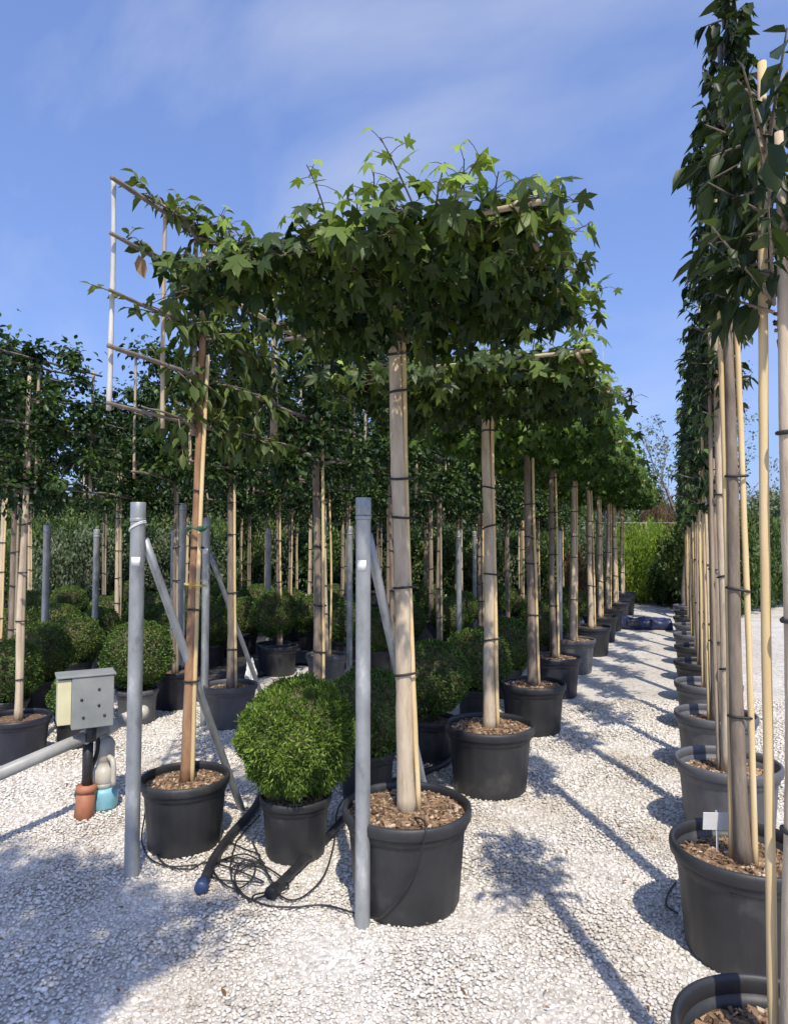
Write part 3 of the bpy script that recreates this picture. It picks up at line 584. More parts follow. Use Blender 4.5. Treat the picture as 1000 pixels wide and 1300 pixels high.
def column_tree(k, loc, label, unique=False, zlo=1.95, zhi=3.95, hx=.24, hy=.42, group=None, mat='pot', pr=.27, ph=.41, nsh=135):
    rng = np.random.default_rng(500 + k); root = thing('columnar_tree', label, 'tree', loc, 0, group)
    add_pot(root, pr, ph, mat, .80, k < 5); z0 = .78 * ph
    me, path, rad = trunk_mesh(rng, z0, zhi - .1, .030, .010, (rng.normal(0, .02), 0), 'bark_dark' if k % 2 else 'bark'); obj('trunk', me, root)
    for i, of in enumerate(((.040, -.010), (-.040, .016))):
        obj('stake', stake_mesh((*(path[0, :2] + of), z0), (*(at_z(path, 2.5)[:2] + np.array(of) * .8), 2.5 + .3 * i), .0115, rng, 'stake' if (k + i) % 3 else 'stake_old'), root)
    for z in (.9, 1.4, 1.85):
        c = at_z(path, z); obj('tie', tie_mesh(c, np.interp(z, path[:, 2], rad), c[:2] + np.array((.040, -.010)) * .95, .0115, z, rng), root)
    if unique:
        L, tw = column_crown(800 + k, zlo, zhi, hx, hy, nsh, .088); crown = obj('crown', tw.mesh('crown', M['bark_dark']), root); hang_leaves(crown, L, LONG, M['long'], loc, LONG1)
    else:
        v = k % 2
        if v not in COLS:
            L, tw = column_crown(850 + v, 1.85, 3.4, .20, .38, 150, .08); p, Rm, s, c = L.arr(); COLS[v] = (tw.mesh('crown', M['bark_dark']), leaf_mesh('foliage', LONG, p, Rm, s, c, M['panel']))
        a, b = COLS[v]; crown = obj('crown', a, root, rotz=k * math.pi); stuff(obj('foliage', b, crown))
    return root
XR = .25
column_tree(0, (XR - .01, 1.86, 0), 'columnar tree at the end of the right-hand row, before the pot with the white tag', zlo=2.1, zhi=2.7, hx=.20, hy=.36, unique=True, nsh=52)
column_tree(1, (XR - .02, 2.98, 0), 'columnar tree in black pot with a white tag at its rim', unique=True, zlo=2.5, zhi=3.75, hx=.13, hy=.28, nsh=95)
column_tree(2, (XR, 4.10, 0), 'tall columnar tree with hanging leaves, in the pot next after the white-tagged pot', unique=True, zlo=2.2, zhi=4.05, hx=.17, hy=.28, mat='pot_grey')
GC = 'columnar trees in the right-hand row'
for i in range(9):
    column_tree(3 + i, (XR + .01 * math.sin(i * 3), 5.2 + 1.1 * i, 0), '%s columnar tree along the right-hand row, counting from the white-tagged pot' % ords[2 + i + (i > 9)] if i < 8 else 'columnar tree at the far end of the right-hand row of pots', group=GC, mat=('pot_grey', 'pot_grey', 'pot', 'pot')[i % 4])
# white tag on the rim of the first pot
o = thing('plant_tag', 'white plastic tag at the rim of the black pot, right-hand row', 'tag', W(893, 1062, .40)); b = MB(); b.box((.05, .02, .06), (.055, .002, .036), np.array(Euler((.15, 0, .35)).to_matrix())); q = obj('card', b.mesh('card', M['white'], False), o); b = MB(); b.box((.05, .027, .0), (.004, .002, .10)); obj('stem', b.mesh('stem', M['white'], False), o)

# ------------------------------------------------------------------ clipped balls in pots
BALLS = {}
SAID = {}
def beside(what, p):                     # names the panel-trained tree that stands next to it and the side it stands on
    q = min(NEAR, key=lambda t: (t[0] - p).length); t = '%s beside the %s tree of the %s panel-trained row' % (what, q[1], q[2])
    SAID[t] = SAID.get(t, 0) + 1
    if SAID[t] == 1: return t
    return '%s a little farther from the %s tree of the %s panel-trained row' % (what, q[1], q[2])
DIA = diamond_template(.30, .10); NARROW = diamond_template(.13, .06)
def ball_mesh(seed, fine=False):
    rg = np.random.default_rng(seed); n = 30000 if fine else 9500
    o = rg.normal(0, 1, (n, 3)); o /= np.linalg.norm(o, axis=1)[:, None]
    lump = 1 + .035 * np.sin(o[:, 0] * 6 + seed) * np.sin(o[:, 1] * 5) + .03 * np.sin(o[:, 2] * 7 + seed) + ((.06 * np.sin(o[:, 0] * 11 + 2) * np.sin(o[:, 2] * 9 + o[:, 1] * 7) + .05 * np.sin(o[:, 1] * 4 + o[:, 0] * 3)) if fine else .03 * np.sin(o[:, 0] * 9 + o[:, 2] * 8 + seed))
    rr = (1 - abs(rg.normal(0, .085, n))) * lump + (rg.uniform(0, 1, n) < .07) * rg.uniform(0, .09 if fine else .05, n)
    p = o * rr[:, None]; p[:, 2] *= np.where(p[:, 2] > 0, .90 if fine else .95, 1.0)
    tip = o * .7 + rg.normal(0, .75, (n, 3)) + np.array([0, 0, .45 if fine else .3])
    if fine: tip[:, 2] -= 1.1 * np.clip(.2 - o[:, 2], 0, 1)
    nrm = o + rg.normal(0, .55, (n, 3)) + np.array([0, 0, .5]); s = (rg.uniform(.055, .115, n) if fine else rg.uniform(.055, .095, n))
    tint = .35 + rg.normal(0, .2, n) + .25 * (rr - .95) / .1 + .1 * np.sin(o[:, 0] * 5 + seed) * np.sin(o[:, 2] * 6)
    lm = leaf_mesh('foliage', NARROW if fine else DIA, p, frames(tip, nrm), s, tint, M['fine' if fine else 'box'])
    b = MB(); tb = [(math.sin(t) * .86, -math.cos(t) * .86) for t in np.linspace(.02, 3.12, 14)]; b.lathe(tb, 24); core = b.mesh('crown', M['twig'])
    st = MB()
    for _ in range(9):
        a = rg.uniform(0, 6.28); q = rg.uniform(.05, .25); st.tube([(q * .4 * math.cos(a), q * .4 * math.sin(a), -1.25), (q * 2 * math.cos(a), q * 2 * math.sin(a), -.6)], .022, 5)
    return lm, core, st.mesh('stem', M['twig'])
def ball(loc, dia, label, pr=.185, ph=.30, fine=False, mat='pot', v=0, group=None, zc=None, mulch=False):
    key = ('f' if fine else v)
    if key not in BALLS: BALLS[key] = ball_mesh(900 + v + (50 if fine else 0), fine)
    lm, core, st = BALLS[key]; r = dia / 2; zc = zc or ph + r * .80
    root = thing('clipped_ball_shrub', label, 'shrub', loc, 0, group); add_pot(root, pr, ph, mat, .88, mulch)
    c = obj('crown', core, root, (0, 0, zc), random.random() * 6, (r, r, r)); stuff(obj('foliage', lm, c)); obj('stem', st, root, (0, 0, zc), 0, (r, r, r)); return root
random.seed(4)
ball(PD(378, 3.5), .59, 'bright green fine-leaved ball shrub in small black pot between two black pots', fine=True, mulch=True, zc=.595)
ball(PD(466, 4.25), .56, 'dark ball shrub standing behind the galvanised post with the wide tree pot', v=0)
ball(PD(548, 5.0), .55, 'rounded ball shrub between the first and second roof-trained trees', v=1, zc=.60)
for px, d, dia, v, w_ in ((604, 6.05, .60, 2, 'second'), (640, 7.0, .58, 0, 'third'), (688, 8.7, .62, 1, 'fourth'), (707, 10.2, .6, 2, 'fifth'), (722, 11.6, .6, 0, 'sixth')):
    ball(PD(px, d), dia, 'clipped ball shrub tucked behind the trunk of the %s roof-trained tree' % w_, v=v, group='balls behind the path row')
ball(PD(178, 6.0), .60, 'ball shrub in grey pot standing behind the pump pipes', v=2, mat='pot_grey', zc=.60)
ball(PD(349, 8.3), .58, 'round ball shrub in dark blue pot beside the crumpled white sheet', v=1, mat='pot_blue', pr=.22, ph=.36, zc=.72)
for px, d, dia, v in ((100, 7.4, .56, 0), (52, 6.4, .6, 1), (12, 5.6, .55, 2), (270, 8.6, .55, 0), (140, 9.4, .62, 1), (200, 10.5, .6, 2), (300, 11.0, .62, 0), (330, 12.5, .6, 1), (366, 11.4, .62, 2), (395, 9.9, .58, 0), (240, 12.3, .6, 1), (425, 12.6, .6, 2), (450, 10.3, .58, 1), (478, 8.2, .55, 0), (90, 12, .6, 2), (40, 10.6, .6, 0), (505, 11.3, .6, 2), (545, 12.4, .6, 1), (585, 10.9, .58, 0), (625, 13.2, .6, 2), (165, 13.5, .6, 0), (655, 11.8, .55, 1), (75, 8.7, .58, 2), (128, 8.3, .56, 0), (222, 8.9, .6, 1), (312, 9.5, .6, 2), (258, 10.2, .58, 0), (285, 12.9, .6, 1), (412, 11.2, .58, 2), (437, 9.0, .56, 0), (515, 9.3, .56, 1), (185, 9.0, .55, 2), (570, 9.6, .55, 0), (20, 8.2, .6, 1)):
    ball(PD(px, d), dia, beside('dark clipped ball shrub', PD(px, d)), v=v, group='balls among the back rows')
ball(PD(101, 5.3), .40, 'small low ball shrub behind the grey pump box', v=1, pr=.15, ph=.22)

# ------------------------------------------------------------------ galvanised posts
def post(loc, top, r, label, brace=None, sticker=True, wire=False, group=None):
    root = thing('galvanised_post', label, 'post', loc, 0, group); b = MB()
    b.lathe([(r, -.02), (r, top - .075), (r * 1.05, top - .07), (r * 1.05, top - .002), (r * 1.02, top), (r * .90, top), (r * .88, top - .30)], 28); obj('tube', b.mesh('tube', M['galv']), root)
    b = MB(); b.lathe([(r * 1.06, top - .095), (r * 1.09, top - .09), (r * 1.09, top - .08), (r * 1.06, top - .075)], 28, close=True); obj('collar', b.mesh('collar', M['galv']), root)
    cdir = math.atan2(-loc[1], -loc[0])
    if sticker:
        b = MB(); n = 7; V = []
        for i in range(n):
            a = cdir - .25 + (i / (n - 1) - .5) * 1.3; V += [((r + .0015) * math.cos(a), (r + .0015) * math.sin(a), z) for z in (top - .31, top - .265)]
        b.add(V, [(2 * i, 2 * i + 2, 2 * i + 3, 2 * i + 1) for i in range(n - 1)]); o = obj('sticker', b.mesh('sticker', M['white']), root); o.modifiers.new('thick', 'SOLIDIFY').thickness = .001
    if wire:
        b = MB()
        for dz in (0, .007): b.tube([((r + .004) * math.cos(t), (r + .004) * math.sin(t), top - .12 + dz + .022 * math.cos(t - cdir - 1)) for t in np.linspace(0, 6.28, 20)], .003, 5)
        obj('wire_tie', b.mesh('wire_tie', M['white']), root)
    if brace:
        x, y, zt, mat = brace; s = 1 if x > 0 else 1
        p0 = np.array([r * 1.3 * x / math.hypot(x, y), r * 1.3 * y / math.hypot(x, y), zt]); p1 = np.array([x, y, .0])
        b = MB(); q = np.linspace(0, 1, 10)[:, None]; b.tube(p0 * (1 - q) + p1 * q, .0215, 10); o = obj('brace', b.mesh('brace', M['galv']), root)
        b = MB(); b.tube([p0 * 1.0 + np.array([-x, -y, 0]) / math.hypot(x, y) * r * .9, p0 + (p1 - p0) * .02], .010, 8); obj('bolt', b.mesh('bolt', M['darkhole']), o)
    return root
post(W(167, 1113), 1.78, .0345, 'galvanised steel post with wire round its top, beside the pump pipes', brace=(.016, .86, 1.60, 'galv'), wire=True)
post(W(460, 1176), 1.775, .0315, 'galvanised steel post standing in front of the wide black tree pot', brace=(.03, .84, 1.62, 'galv'))
post(W(259, 922), 1.80, .033, 'slimmer-looking galvanised post behind the reddish trunk, its brace reaching the grey pot', brace=(.02, .9, 1.5, 'galv'))
for px, d, h in ((232, 7.0, 2.0), (221, 8.6, 1.75), (341, 9.0, 1.78), (444, 7.9, 1.78), (582, 8.8, 1.75), (602, 12.0, 1.8), (123, 8.0, 1.75), (60, 7.2, 1.78)):
    post(PD(px, d), h, .036, beside('galvanised post standing', PD(px, d)), sticker=False, group='galvanised posts among the back rows')
post(PD(709, 8.35), 1.74, .034, 'galvanised post rising from among the pots of the path row', sticker=False)

# ------------------------------------------------------------------ pump corner
def smooth_path(pts, k=8):
    pts = [np.array(p, float) for p in pts]; P = [2 * pts[0] - pts[1]] + pts + [2 * pts[-1] - pts[-2]]; out = []
    for i in range(1, len(P) - 2):
        for t in np.linspace(0, 1, k, endpoint=False):
            a, b_, c, d = P[i - 1:i + 3]; out.append(.5 * (2 * b_ + (c - a) * t + (2 * a - 5 * b_ + 4 * c - d) * t * t + (3 * b_ - a - 3 * c + d) * t ** 3))
    return np.array(out + [pts[-1]])
DP = 4.0
p0 = PD(-20, 3.35); p0.z = .40; p1 = PD(186, 4.35); p1.z = .50
SCV = 1.28
mf = thing('pipe_manifold', 'beige plastic pipe with capped end, valve and risers beside the left galvanised post', 'pipes', (0, 0, 0))
b = MB(); b.tube([p0, p0.lerp(p1, .5), p1], .034, 16); obj('main_pipe', b.mesh('main_pipe', M['pvc_grey']), mf)
dr = (p1 - p0).normalized()
b = MB(); b.tube([p1 - dr * .04, p1 + dr * .01, p1 + dr * .022], [.042, .042, .034], 16); obj('end_cap', b.mesh('end_cap', M['pvc']), mf)
def on_pipe(px):                       # point of the pipe seen at pixel column px
    best = min((abs(((p0.lerp(p1, t)) @ Vector((math.cos(YAW), math.sin(YAW), 0))) / ((p0.lerp(p1, t)) @ Vector((-math.sin(YAW), math.cos(YAW), 0))) * F + 500 - px), t) for t in np.linspace(0, 1, 200)); return p0.lerp(p1, best[1])
for px in (118, 145, 166):
    q = on_pipe(px); b = MB(); b.tube([q - dr * .035, q - dr * .03, q + dr * .03, q + dr * .035], [.036, .043, .043, .036], 16); obj('coupling', b.mesh('coupling', M['pvc']), mf)
q = on_pipe(118); b = MB(); b.tube([q, (q.x, q.y, .12)], .030, 12); obj('riser', b.mesh('riser', M['blackpipe']), mf)
b = MB(); b.tube([(q.x + .01, q.y - .03, -.02), (q.x, q.y - .005, .17)], [.056, .050], 16); b.tube([(q.x, q.y - .008, .14), (q.x, q.y - .005, .18)], .057, 16); obj('sleeve', b.mesh('sleeve', M['terracotta']), mf)
q = on_pipe(146) + Vector((0, -.05, 0)); b = MB()
b.tube([(q.x, q.y, .42), (q.x, q.y, .40), (q.x, q.y, .39), (q.x, q.y, .30), (q.x, q.y, .29), (q.x, q.y, .25), (q.x, q.y, .24), (q.x, q.y, .17), (q.x, q.y, .15)], [.038, .052, .058, .058, .048, .048, .064, .064, .052], 18); vb = obj('valve_body', b.mesh('valve_body', M['pvc']), mf)
b = MB(); b.tube(smooth_path([(q.x + .055, q.y - .02, .32), (q.x + .10, q.y - .03, .29), (q.x + .104, q.y - .03, .16)], 5), [.016] * 11, 8); obj('handle', b.mesh('handle', M['pvc']), vb)
b = MB(); b.tube([(q.x, q.y, .16), (q.x, q.y, .13)], .060, 18); obj('band', b.mesh('band', M['pvc_grey']), vb)
b = MB(); b.lathe([(.001, .0), (.066, .0), (.076, .02), (.079, .10), (.072, .125), (.03, .13)], 24, (q.x, q.y, .005), mod=lambda t, z: 1 + (.05 if (t * 12 / math.pi) % 1 < .3 else 0)); o = obj('union_nut', b.mesh('union_nut', M['cyan']), mf); o['label'] = 'light blue ribbed union nut'
q = on_pipe(128); b = MB(); b.tube(smooth_path([q, (q.x + .01, q.y, q.z - .1), (q.x - .01, q.y - .04, .2), (q.x + .0, q.y - .05, .0)], 5), .012, 8); obj('hose', b.mesh('hose', M['blackpipe']), mf)
q = on_pipe(131) ; b = MB(); b.tube([(q.x, q.y, q.z + .02), (q.x, q.y, q.z + .055)], .014, 10); obj('air_valve', b.mesh('air_valve', M['cyan']), mf)
bx = thing('control_box', 'grey metal control box with yellowish-lit side panel, mounted on the pump pipe', 'box', PD(121, 3.92), 0)
hz0, hz1 = .535, .825; b = MB(); b.box((0, 0, (hz0 + hz1) / 2), (.110, .085, (hz1 - hz0) / 2)); hs = obj('housing', b.mesh('housing', M['boxgrey'], False), bx); edge_bevel(hs, .005)
bx.rotation_euler.z = R(52)
b = MB(); b.box((-.035, 0, hz1 + .006), (.155, .092, .006)); edge_bevel(obj('lid', b.mesh('lid', M['boxgrey'], False), bx), .003)
b = MB(); b.box((-.146, .0, (hz0 + hz1) / 2 + .01), (.035, .075, .125)); edge_bevel(obj('lit_panel', b.mesh('lit_panel', M['boxlit'], False), bx), .004)
for x, z in ((-.06, .70), (.03, .66), (.03, .75), (.06, .60), (-.05, .60)):
    b = MB(); b.tube([(x, -.0845, z), (x, -.090, z)], .008, 10); obj('bolt', b.mesh('bolt', M['darkhole']), hs)
b = MB(); b.tube([(0, 0, .44), (0, 0, .545)], .03, 12); obj('mount', b.mesh('mount', M['darkhole']), bx)

# ------------------------------------------------------------------ pipes and drip tubing on the gravel
def ground_pipe(name, label, cat, pix, r, z=None, mat='blackpipe', cap=None):
    pts = [W(x, y) + Vector((0, 0, (z if z is not None else r + .008))) for x, y in pix]; root = thing(name, label, cat, (0, 0, 0))
    b = MB(); sp = smooth_path(pts, 6); b.tube(sp, r, 12); obj('pipe', b.mesh('pipe', M[mat]), root)
    if cap:
        d = Vector(sp[0] - sp[1]).normalized(); p = Vector(sp[0]); b = MB(); b.tube([p - d * .03, p - d * .028, p + d * .022, p + d * .03], [r * 1.05, r * 1.32, r * 1.32, r * 1.0], 14); obj('end_cap', b.mesh('end_cap', M[cap]), root)
ground_pipe('supply_pipe', 'thick black pipe with blue end cap lying beside the reddish-trunk tree pot', 'pipe', [(256, 1134), (272, 1098), (296, 1064), (318, 1040), (330, 1020), (352, 975), (370, 950)], .023, cap='bluecap')
ground_pipe('supply_pipe', 'thick black pipe with black end emerging beside the wide tree pot', 'pipe', [(346, 1141), (382, 1104), (414, 1072), (438, 1045), (470, 1010), (555, 980), (580, 960)], .0225, cap='blackpipe')
def drip(label, pts3):
    b = MB(); b.tube(smooth_path(pts3, 8), .0042, 6); o = obj('drip_tube', b.mesh('drip_tube', M['blackpipe'])); return tag(o, label, 'hose')
def G(x, y, z=.018): return W(x, y, z)
c0 = Vector((XA, 2.84, 0)); tow = (Vector((0, 0, 0)) - c0).normalized(); side = Vector((tow.y, -tow.x, 0))
def on_pot(a, rr, z): return c0 + tow * rr * math.cos(a) + (-side) * rr * math.sin(a) + Vector((0, 0, z))
drip('thin black drip tube hanging over the rim of the wide tree pot to the ground',
     [on_pot(.35, .10, .395), on_pot(.32, .20, .425), on_pot(.28, .275, .43), on_pot(.26, .298, .405), on_pot(.2, .288, .33), on_pot(.1, .275, .24), on_pot(-.08, .262, .15), on_pot(-.35, .252, .07), on_pot(-.6, .252, .03), G(415, 1150), G(375, 1152), G(340, 1150), G(315, 1140), G(295, 1128)])
rg = random.Random(12)
def loops(cx, cy, n, rx, ry):
    out = []
    a = rg.uniform(0, 6)
    for i in range(n): a += rg.uniform(.7, 1.3); out.append(G(cx + rx * rg.uniform(.5, 1) * math.cos(a) + rg.uniform(-8, 8), cy + ry * rg.uniform(.5, 1) * math.sin(a), .018 + .012 * rg.random()))
    return out
drip('loose coil of thin black drip tube between the two thick pipes', [G(330, 1035, .03), G(305, 1062), G(297, 1078)] + loops(322, 1120, 16, 38, 32))
drip('tangled thin black drip tube trailing over gravel before the fine-leaved ball pot', [G(195, 1060), G(196, 1078), G(210, 1098), G(240, 1104), G(268, 1095)] + loops(300, 1108, 12, 42, 24) + [G(330, 1090), G(320, 1068)])
drip('short drip tube looping beside the thick pipe with blue cap', [G(318, 1030), G(300, 1050), G(290, 1066), G(310, 1078), G(330, 1086), G(318, 1098), G(285, 1092)])
drip('drip tube running between wide tree pot and fine-leaved ball pot', [G(440, 1010, .1), G(428, 1030, .05), G(424, 1070), G(412, 1110), G(390, 1135), G(368, 1143), G(345, 1130)])
drip('drip tube curving beneath the left galvanised post and reddish-trunk pot', [G(188, 1010, .2), G(183, 1040, .1), G(180, 1068), G(190, 1090), G(215, 1100), G(250, 1098)])
drip('drip tube bundle hanging from the pot of the ball between first two roof trees', [Vector(PD(555, 4.85)) + Vector((0, 0, .3)), G(562, 950, .1), G(548, 962), G(530, 972), G(512, 966), G(500, 955)])
drip('drip tube lying behind the wide tree pot, reaching the second roof tree', [G(498, 960), G(520, 975), G(550, 970), G(570, 958, .05), G(575, 940, .1)])
drip('short black drip tube on gravel beside the white-tagged pot', [G(858, 1120), G(848, 1135), G(846, 1150), G(860, 1160)])
# fallen leaves and bark crumbs on the gravel
def litter():
    rg = np.random.default_rng(21); n = 520; d = rg.uniform(2.0, 8.5, n); l = rg.uniform(-.6, .6, n) * d
    P = np.array([LD(a, b_) for a, b_ in zip(l, d)]); P[:, 2] = .022; t = rg.normal(0, 1, (n, 3)); t[:, 2] *= .25; nr = np.tile(UP, (n, 1)) + rg.normal(0, .25, (n, 3))
    tag(obj('fallen_leaves', leaf_mesh('fallen_leaves', BROAD, P, frames(t, nr), rg.uniform(.008, .035, n), rg.uniform(0, .6, n), M['brown'])), 'small dry leaves and crumbs scattered over the white gravel', 'litter', kind='stuff')
litter()
# crumpled white sheet, blue tarp, thin mast
def crumple(name, label, cat, c, h, mat, seed, n=14):
    rg = np.random.default_rng(seed); b = MB(); V = []
    for i in range(n):
        for j in range(2 * n):
            th = math.pi * (i + .5) / n; ph = math.pi * j / n; r = 1 + .28 * math.sin(3 * ph + seed) * math.sin(4 * th) + rg.uniform(-.14, .14)
            V.append((h[0] * r * math.sin(th) * math.cos(ph), h[1] * r * math.sin(th) * math.sin(ph), h[2] * (1 + math.cos(th) * r)))
    m = 2 * n; b.add(V, [(i * m + j, (i + 1) * m + j, (i + 1) * m + (j + 1) % m, i * m + (j + 1) % m) for i in range(n - 1) for j in range(m)] + [tuple(range(m)), tuple((n - 1) * m + j for j in range(m - 1, -1, -1))])
    return tag(obj(name, b.mesh(name, M[mat], False), None, c), label, cat)
crumple('plastic_sheet', 'crumpled white plastic sheet heaped beside the grey pot with two stakes', 'sheet', PD(320, 6.7), (.05, .07, .20), 'white', 3)
t0, t1 = W(786, 799), W(852, 800); c = (t0 + t1) / 2; ax = (t1 - t0); ln = ax.length; ang = math.atan2(ax.y, ax.x)
tp = thing('tarp_roll', 'long dark blue tarpaulin bundle lying across the gravel path', 'tarp', c, ang); b = MB()
for i in range(2):
    q = np.linspace(-.5, .5, 22); b.tube(np.stack([q * ln, .10 * i + .02 * np.sin(q * 9 + i), .10 + .012 * np.sin(q * 13) + .02 * i], 1), .098 + .012 * np.sin(q * 17 + i * 2), 14, wob=.05, rng=np.random.default_rng(4 + i))
obj('sheet', b.mesh('sheet', M['tarp']), tp)
b = MB(); b.box((-.25 * ln, -.05, .13), (.12, .075, .065)); b.box((.1 * ln, -.05, .13), (.02, .08, .075)); edge_bevel(obj('strap', b.mesh('strap', M['pot_blue'], False), tp), .02)
b = MB(); m0 = PD(768, 15.5); b.tube([(0, 0, 0), (0, 0, 3.2), (0, 0, 6.3)], [.022, .02, .012], 8); tag(obj('thin_mast', b.mesh('thin_mast', M['galv']), None, m0), 'thin metal rod rising above the far roof-trained crowns against the sky', 'rod')

# ------------------------------------------------------------------ shrubs, hedge plants and trees beyond the nursery rows
BUSH = {}
def bush_mesh(key, n, size, mat, kind, seed):
    rg = np.random.default_rng(seed); cl = []
    if kind == 'upright':
        for _ in range(60):
            a = rg.uniform(0, 6.28); q = math.sqrt(rg.uniform()) * .8; top = (1 - .45 * q * q) * rg.uniform(.75, 1.08)
            cl += [(q * math.cos(a), q * math.sin(a), z, .10) for z in np.arange(.12, top, .14)]
    else:
        for _ in range(130):
            o = rg.normal(0, 1, 3); o /= np.linalg.norm(o); q = rg.uniform(.35, .98) ** .6; cl.append((o[0] * q * .92, o[1] * q * .92, .5 + o[2] * q * .46, rg.uniform(.10, .19)))
    cl = np.array(cl); per = n // len(cl); i = np.repeat(np.arange(len(cl)), per); m = len(i)
    o = rg.normal(0, 1, (m, 3)); o /= np.linalg.norm(o, axis=1)[:, None]; p = cl[i, :3] + o * (cl[i, 3] * abs(rg.normal(.7, .35, m)))[:, None] * np.array([1, 1, .62 if kind != 'upright' else 1.0])
    p[:, 2] = np.maximum(p[:, 2], .02)
    tip = o + rg.normal(0, .5, (m, 3)) + UP * (.9 if kind == 'upright' else -.1); tint = rg.uniform(.1, .6, len(cl))[i] + .22 * o[:, 2] + rg.normal(0, .12, m)
    lm = leaf_mesh('crown', DIA, p, frames(tip, o + UP * .6 + rg.normal(0, .3, (m, 3))), size * rg.uniform(.7, 1.3, m), tint, M[mat])
    tr = MB()
    for _ in range(7):
        a = rg.uniform(0, 6.28); e = np.array([.55 * math.cos(a), .55 * math.sin(a), rg.uniform(.5, .85)]); q = np.linspace(0, 1, 5)[:, None]; tr.tube(np.array([.02 * math.cos(a), .02 * math.sin(a), 0]) + e * q + np.array([0, 0, .06]) * np.sin(q * 3), np.linspace(.03, .008, 5), 5)
    BUSH[key] = (lm, tr.mesh('stem', M['bark_dark']))
for s in (0, 1):
    bush_mesh(('lime', s), 9000, .055, 'lime', 'upright', 10 + s); bush_mesh(('bush', s), 9000, .065, 'bush', 'round', 20 + s); bush_mesh(('dull', s), 9000, .06, 'dull', 'round', 30 + s)
bush_mesh(('russet', 0), 8000, .055, 'russet', 'upright', 41); bush_mesh(('dark', 0), 9000, .065, 'panel', 'round', 51); bush_mesh(('dark', 1), 9000, .065, 'panel', 'round', 52); bush_mesh(('dull', 2), 9000, .05, 'dull', 'upright', 33)
def bush(key, loc, rx, h, label, name='shrub', cat='shrub', group=None):
    lm, st = BUSH[key]; root = thing(name, label, cat, loc, random.random() * 6.28, group); obj('crown', lm, root, scale=(rx, rx * random.uniform(.85, 1.1), h)); obj('trunk' if cat == 'tree' else 'stem', st, root, scale=(rx, rx, h)); return root
for i, (px, d, rx, h) in enumerate(((792, 18.2, .75, 1.9), (815, 17.8, .75, 2.0), (838, 18.4, .8, 2.0), (775, 19.5, .8, 1.95), (803, 20, .8, 2.1), (828, 20.2, .8, 2.2), (850, 19.6, .75, 2.0), (752, 19.2, .8, 1.9), (730, 19.8, .8, 1.9))):
    bush(('lime', i % 2), PD(px, d), rx, h, 'sunlit lime-green upright shrub at the end of the path', group='lime-green shrubs at the path end')
for px, d, rx, h in ((848, 17.0, .65, 1.35), (862, 18.0, .8, 1.6), (884, 17.5, .8, 1.7), (762, 17.3, .6, 1.2)):
    bush(('dark', 0), PD(px, d), rx, h, 'low dark green shrub beside the lime-green shrubs', group='dark shrubs beside the lime shrubs')
bush(('russet', 0), PD(737, 16.2), .55, 1.5, 'small reddish-brown leaved shrub behind the path row trunks')
gi = 'bushes behind the back rows'
for i, px in enumerate(range(-60, 760, 42)):
    rr = random.Random(i); bush((('bush', 'dull', 'dark')[i % 3], i % 2), PD(px + rr.uniform(-10, 10), rr.uniform(16.5, 19.5) if px > 250 else rr.uniform(14, 17)), rr.uniform(.95, 1.35), rr.uniform(1.9, 2.5), ('leafy green bush', 'grey-green bush', 'dark green bush')[i % 3] + ' growing behind the back rows of panel trees', group=gi + ' ' + str(i % 3))
for i, px in enumerate(range(-80, 760, 60)):
    rr = random.Random(50 + i); bush((('dull', 'bush')[i % 2], i % 3 if i % 2 == 0 else i % 2), PD(px, rr.uniform(21, 25)), rr.uniform(1.5, 2.0), rr.uniform(2.8, 3.7), ('tall grey-green bush', 'tall mid-green bush')[i % 2] + ' far behind the nursery rows', group='tall far bushes %d' % (i % 2))
gf = 'trees on the far rise'
for i, px in enumerate(range(-40, 1060, 50)):
    rr = random.Random(90 + i)
    if i == 17: continue
    bush((('dull', 'bush', 'dull')[i % 3], (0, 1, 1)[i % 3]), PD(px + rr.uniform(-15, 15), rr.uniform(40, 52)), rr.uniform(3.2, 4.6), rr.uniform(4.4, 5.8), ('hazy grey-green tree', 'mid-green tree', 'pale grey-green tree')[i % 3] + ' on the far rise beyond the nursery', 'far_tree', 'tree', gf + ' %d' % (i % 3))
bush(('russet', 0), PD(834, 38), 1.15, 4.9, 'russet brown pointed tree on the far rise at the path end', 'far_tree', 'tree')
for i, px in enumerate((905, 935, 965, 1000, 1040)):
    bush(('bush', i % 2), PD(px, 15 + i), 1.2, 2.4, 'green bush behind the right-hand row of columnar trees', group='bushes behind the right-hand row')
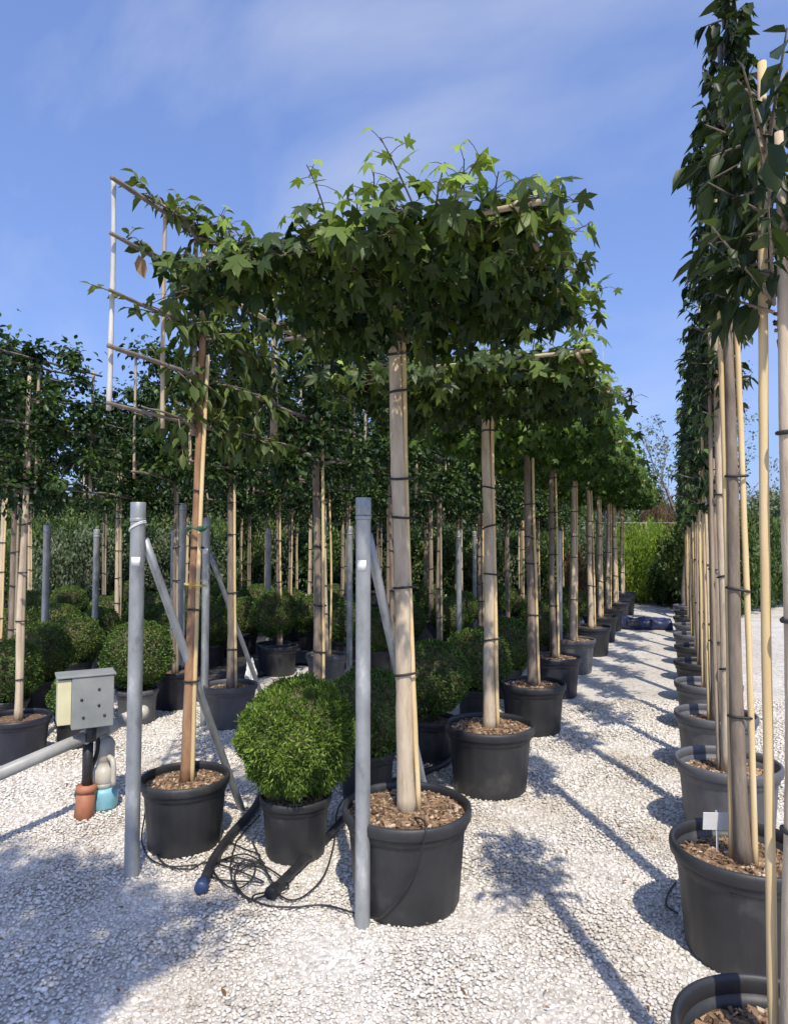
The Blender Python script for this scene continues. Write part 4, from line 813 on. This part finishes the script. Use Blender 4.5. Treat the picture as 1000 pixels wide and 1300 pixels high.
# wire trellis behind the lime shrubs
tr = thing('wire_trellis', 'thin wire trellis with posts behind the lime-green shrubs', 'trellis', PD(820, 21.6), YAW)
for x in np.arange(-3, 3.1, 1.0): b = MB(); b.tube([(x, 0, 0), (x, 0, 2.28)], .028, 8); obj('post', b.mesh('post', M['stake_old']), tr)
for z in (1.7, 2.26): b = MB(); b.tube([(-3.2, 0, z), (0, 0, z - .02), (3.2, 0, z)], .012, 6); obj('wire', b.mesh('wire', M['galv']), tr)
# bare tree and silvery tree
def twig_tree(loc, h, label, seed, leafy=False):
    rg = random.Random(seed); tb = MB(); cb = MB(); tips = []
    def grow(p, d, ln, r, lev):
        n = 5; pts = [np.array(p)]; dd = np.array(d)
        for _ in range(n): dd = dd + np.array([rg.gauss(0, .11), rg.gauss(0, .11), rg.gauss(.03, .06)]); dd /= np.linalg.norm(dd); pts.append(pts[-1] + dd * ln / n)
        (tb if lev == 0 else cb).tube(pts, np.linspace(r, r * .6, n + 1), 6 if lev < 2 else 3, caps=False)
        if lev >= 4: tips.extend(pts[2:]); return
        for k in range(rg.choice((3, 4)) + (2 if lev == 0 else 0)):
            q = pts[rg.randint(2, n)]; a = rg.uniform(0, 6.28); s = rg.uniform(.35, .85); nd = dd + s * np.array([math.cos(a), math.sin(a), rg.uniform(-.1, .5)]); grow(q, nd / np.linalg.norm(nd), ln * rg.uniform(.5, .72), r * .5, lev + 1)
    grow((0, 0, 0), (0, 0, 1), h * .42, h * .012, 0)
    root = thing('bare_tree' if not leafy else 'silvery_tree', label, 'tree', loc); obj('trunk', tb.mesh('trunk', M['twig_grey']), root); c = obj('crown', cb.mesh('crown', M['twig_grey']), root)
    if leafy:
        g = np.random.default_rng(seed); P = np.array(tips); P = np.repeat(P, 3, 0); n = len(P); P = P + g.normal(0, .07, (n, 3)); o = g.normal(0, 1, (n, 3)); stuff(obj('foliage', leaf_mesh('foliage', DIA, P, frames(o, g.normal(0, 1, (n, 3)) + UP), g.uniform(.05, .09, n), g.uniform(.2, 1, n), M['dull']), c))
twig_tree(PD(803, 21), 8.2, 'bare leafless tree with fine twigs behind the far roof-trained crowns', 5)
twig_tree(PD(870, 14), 6.4, 'silvery thin-leaved tree behind the right-hand row', 9, True)
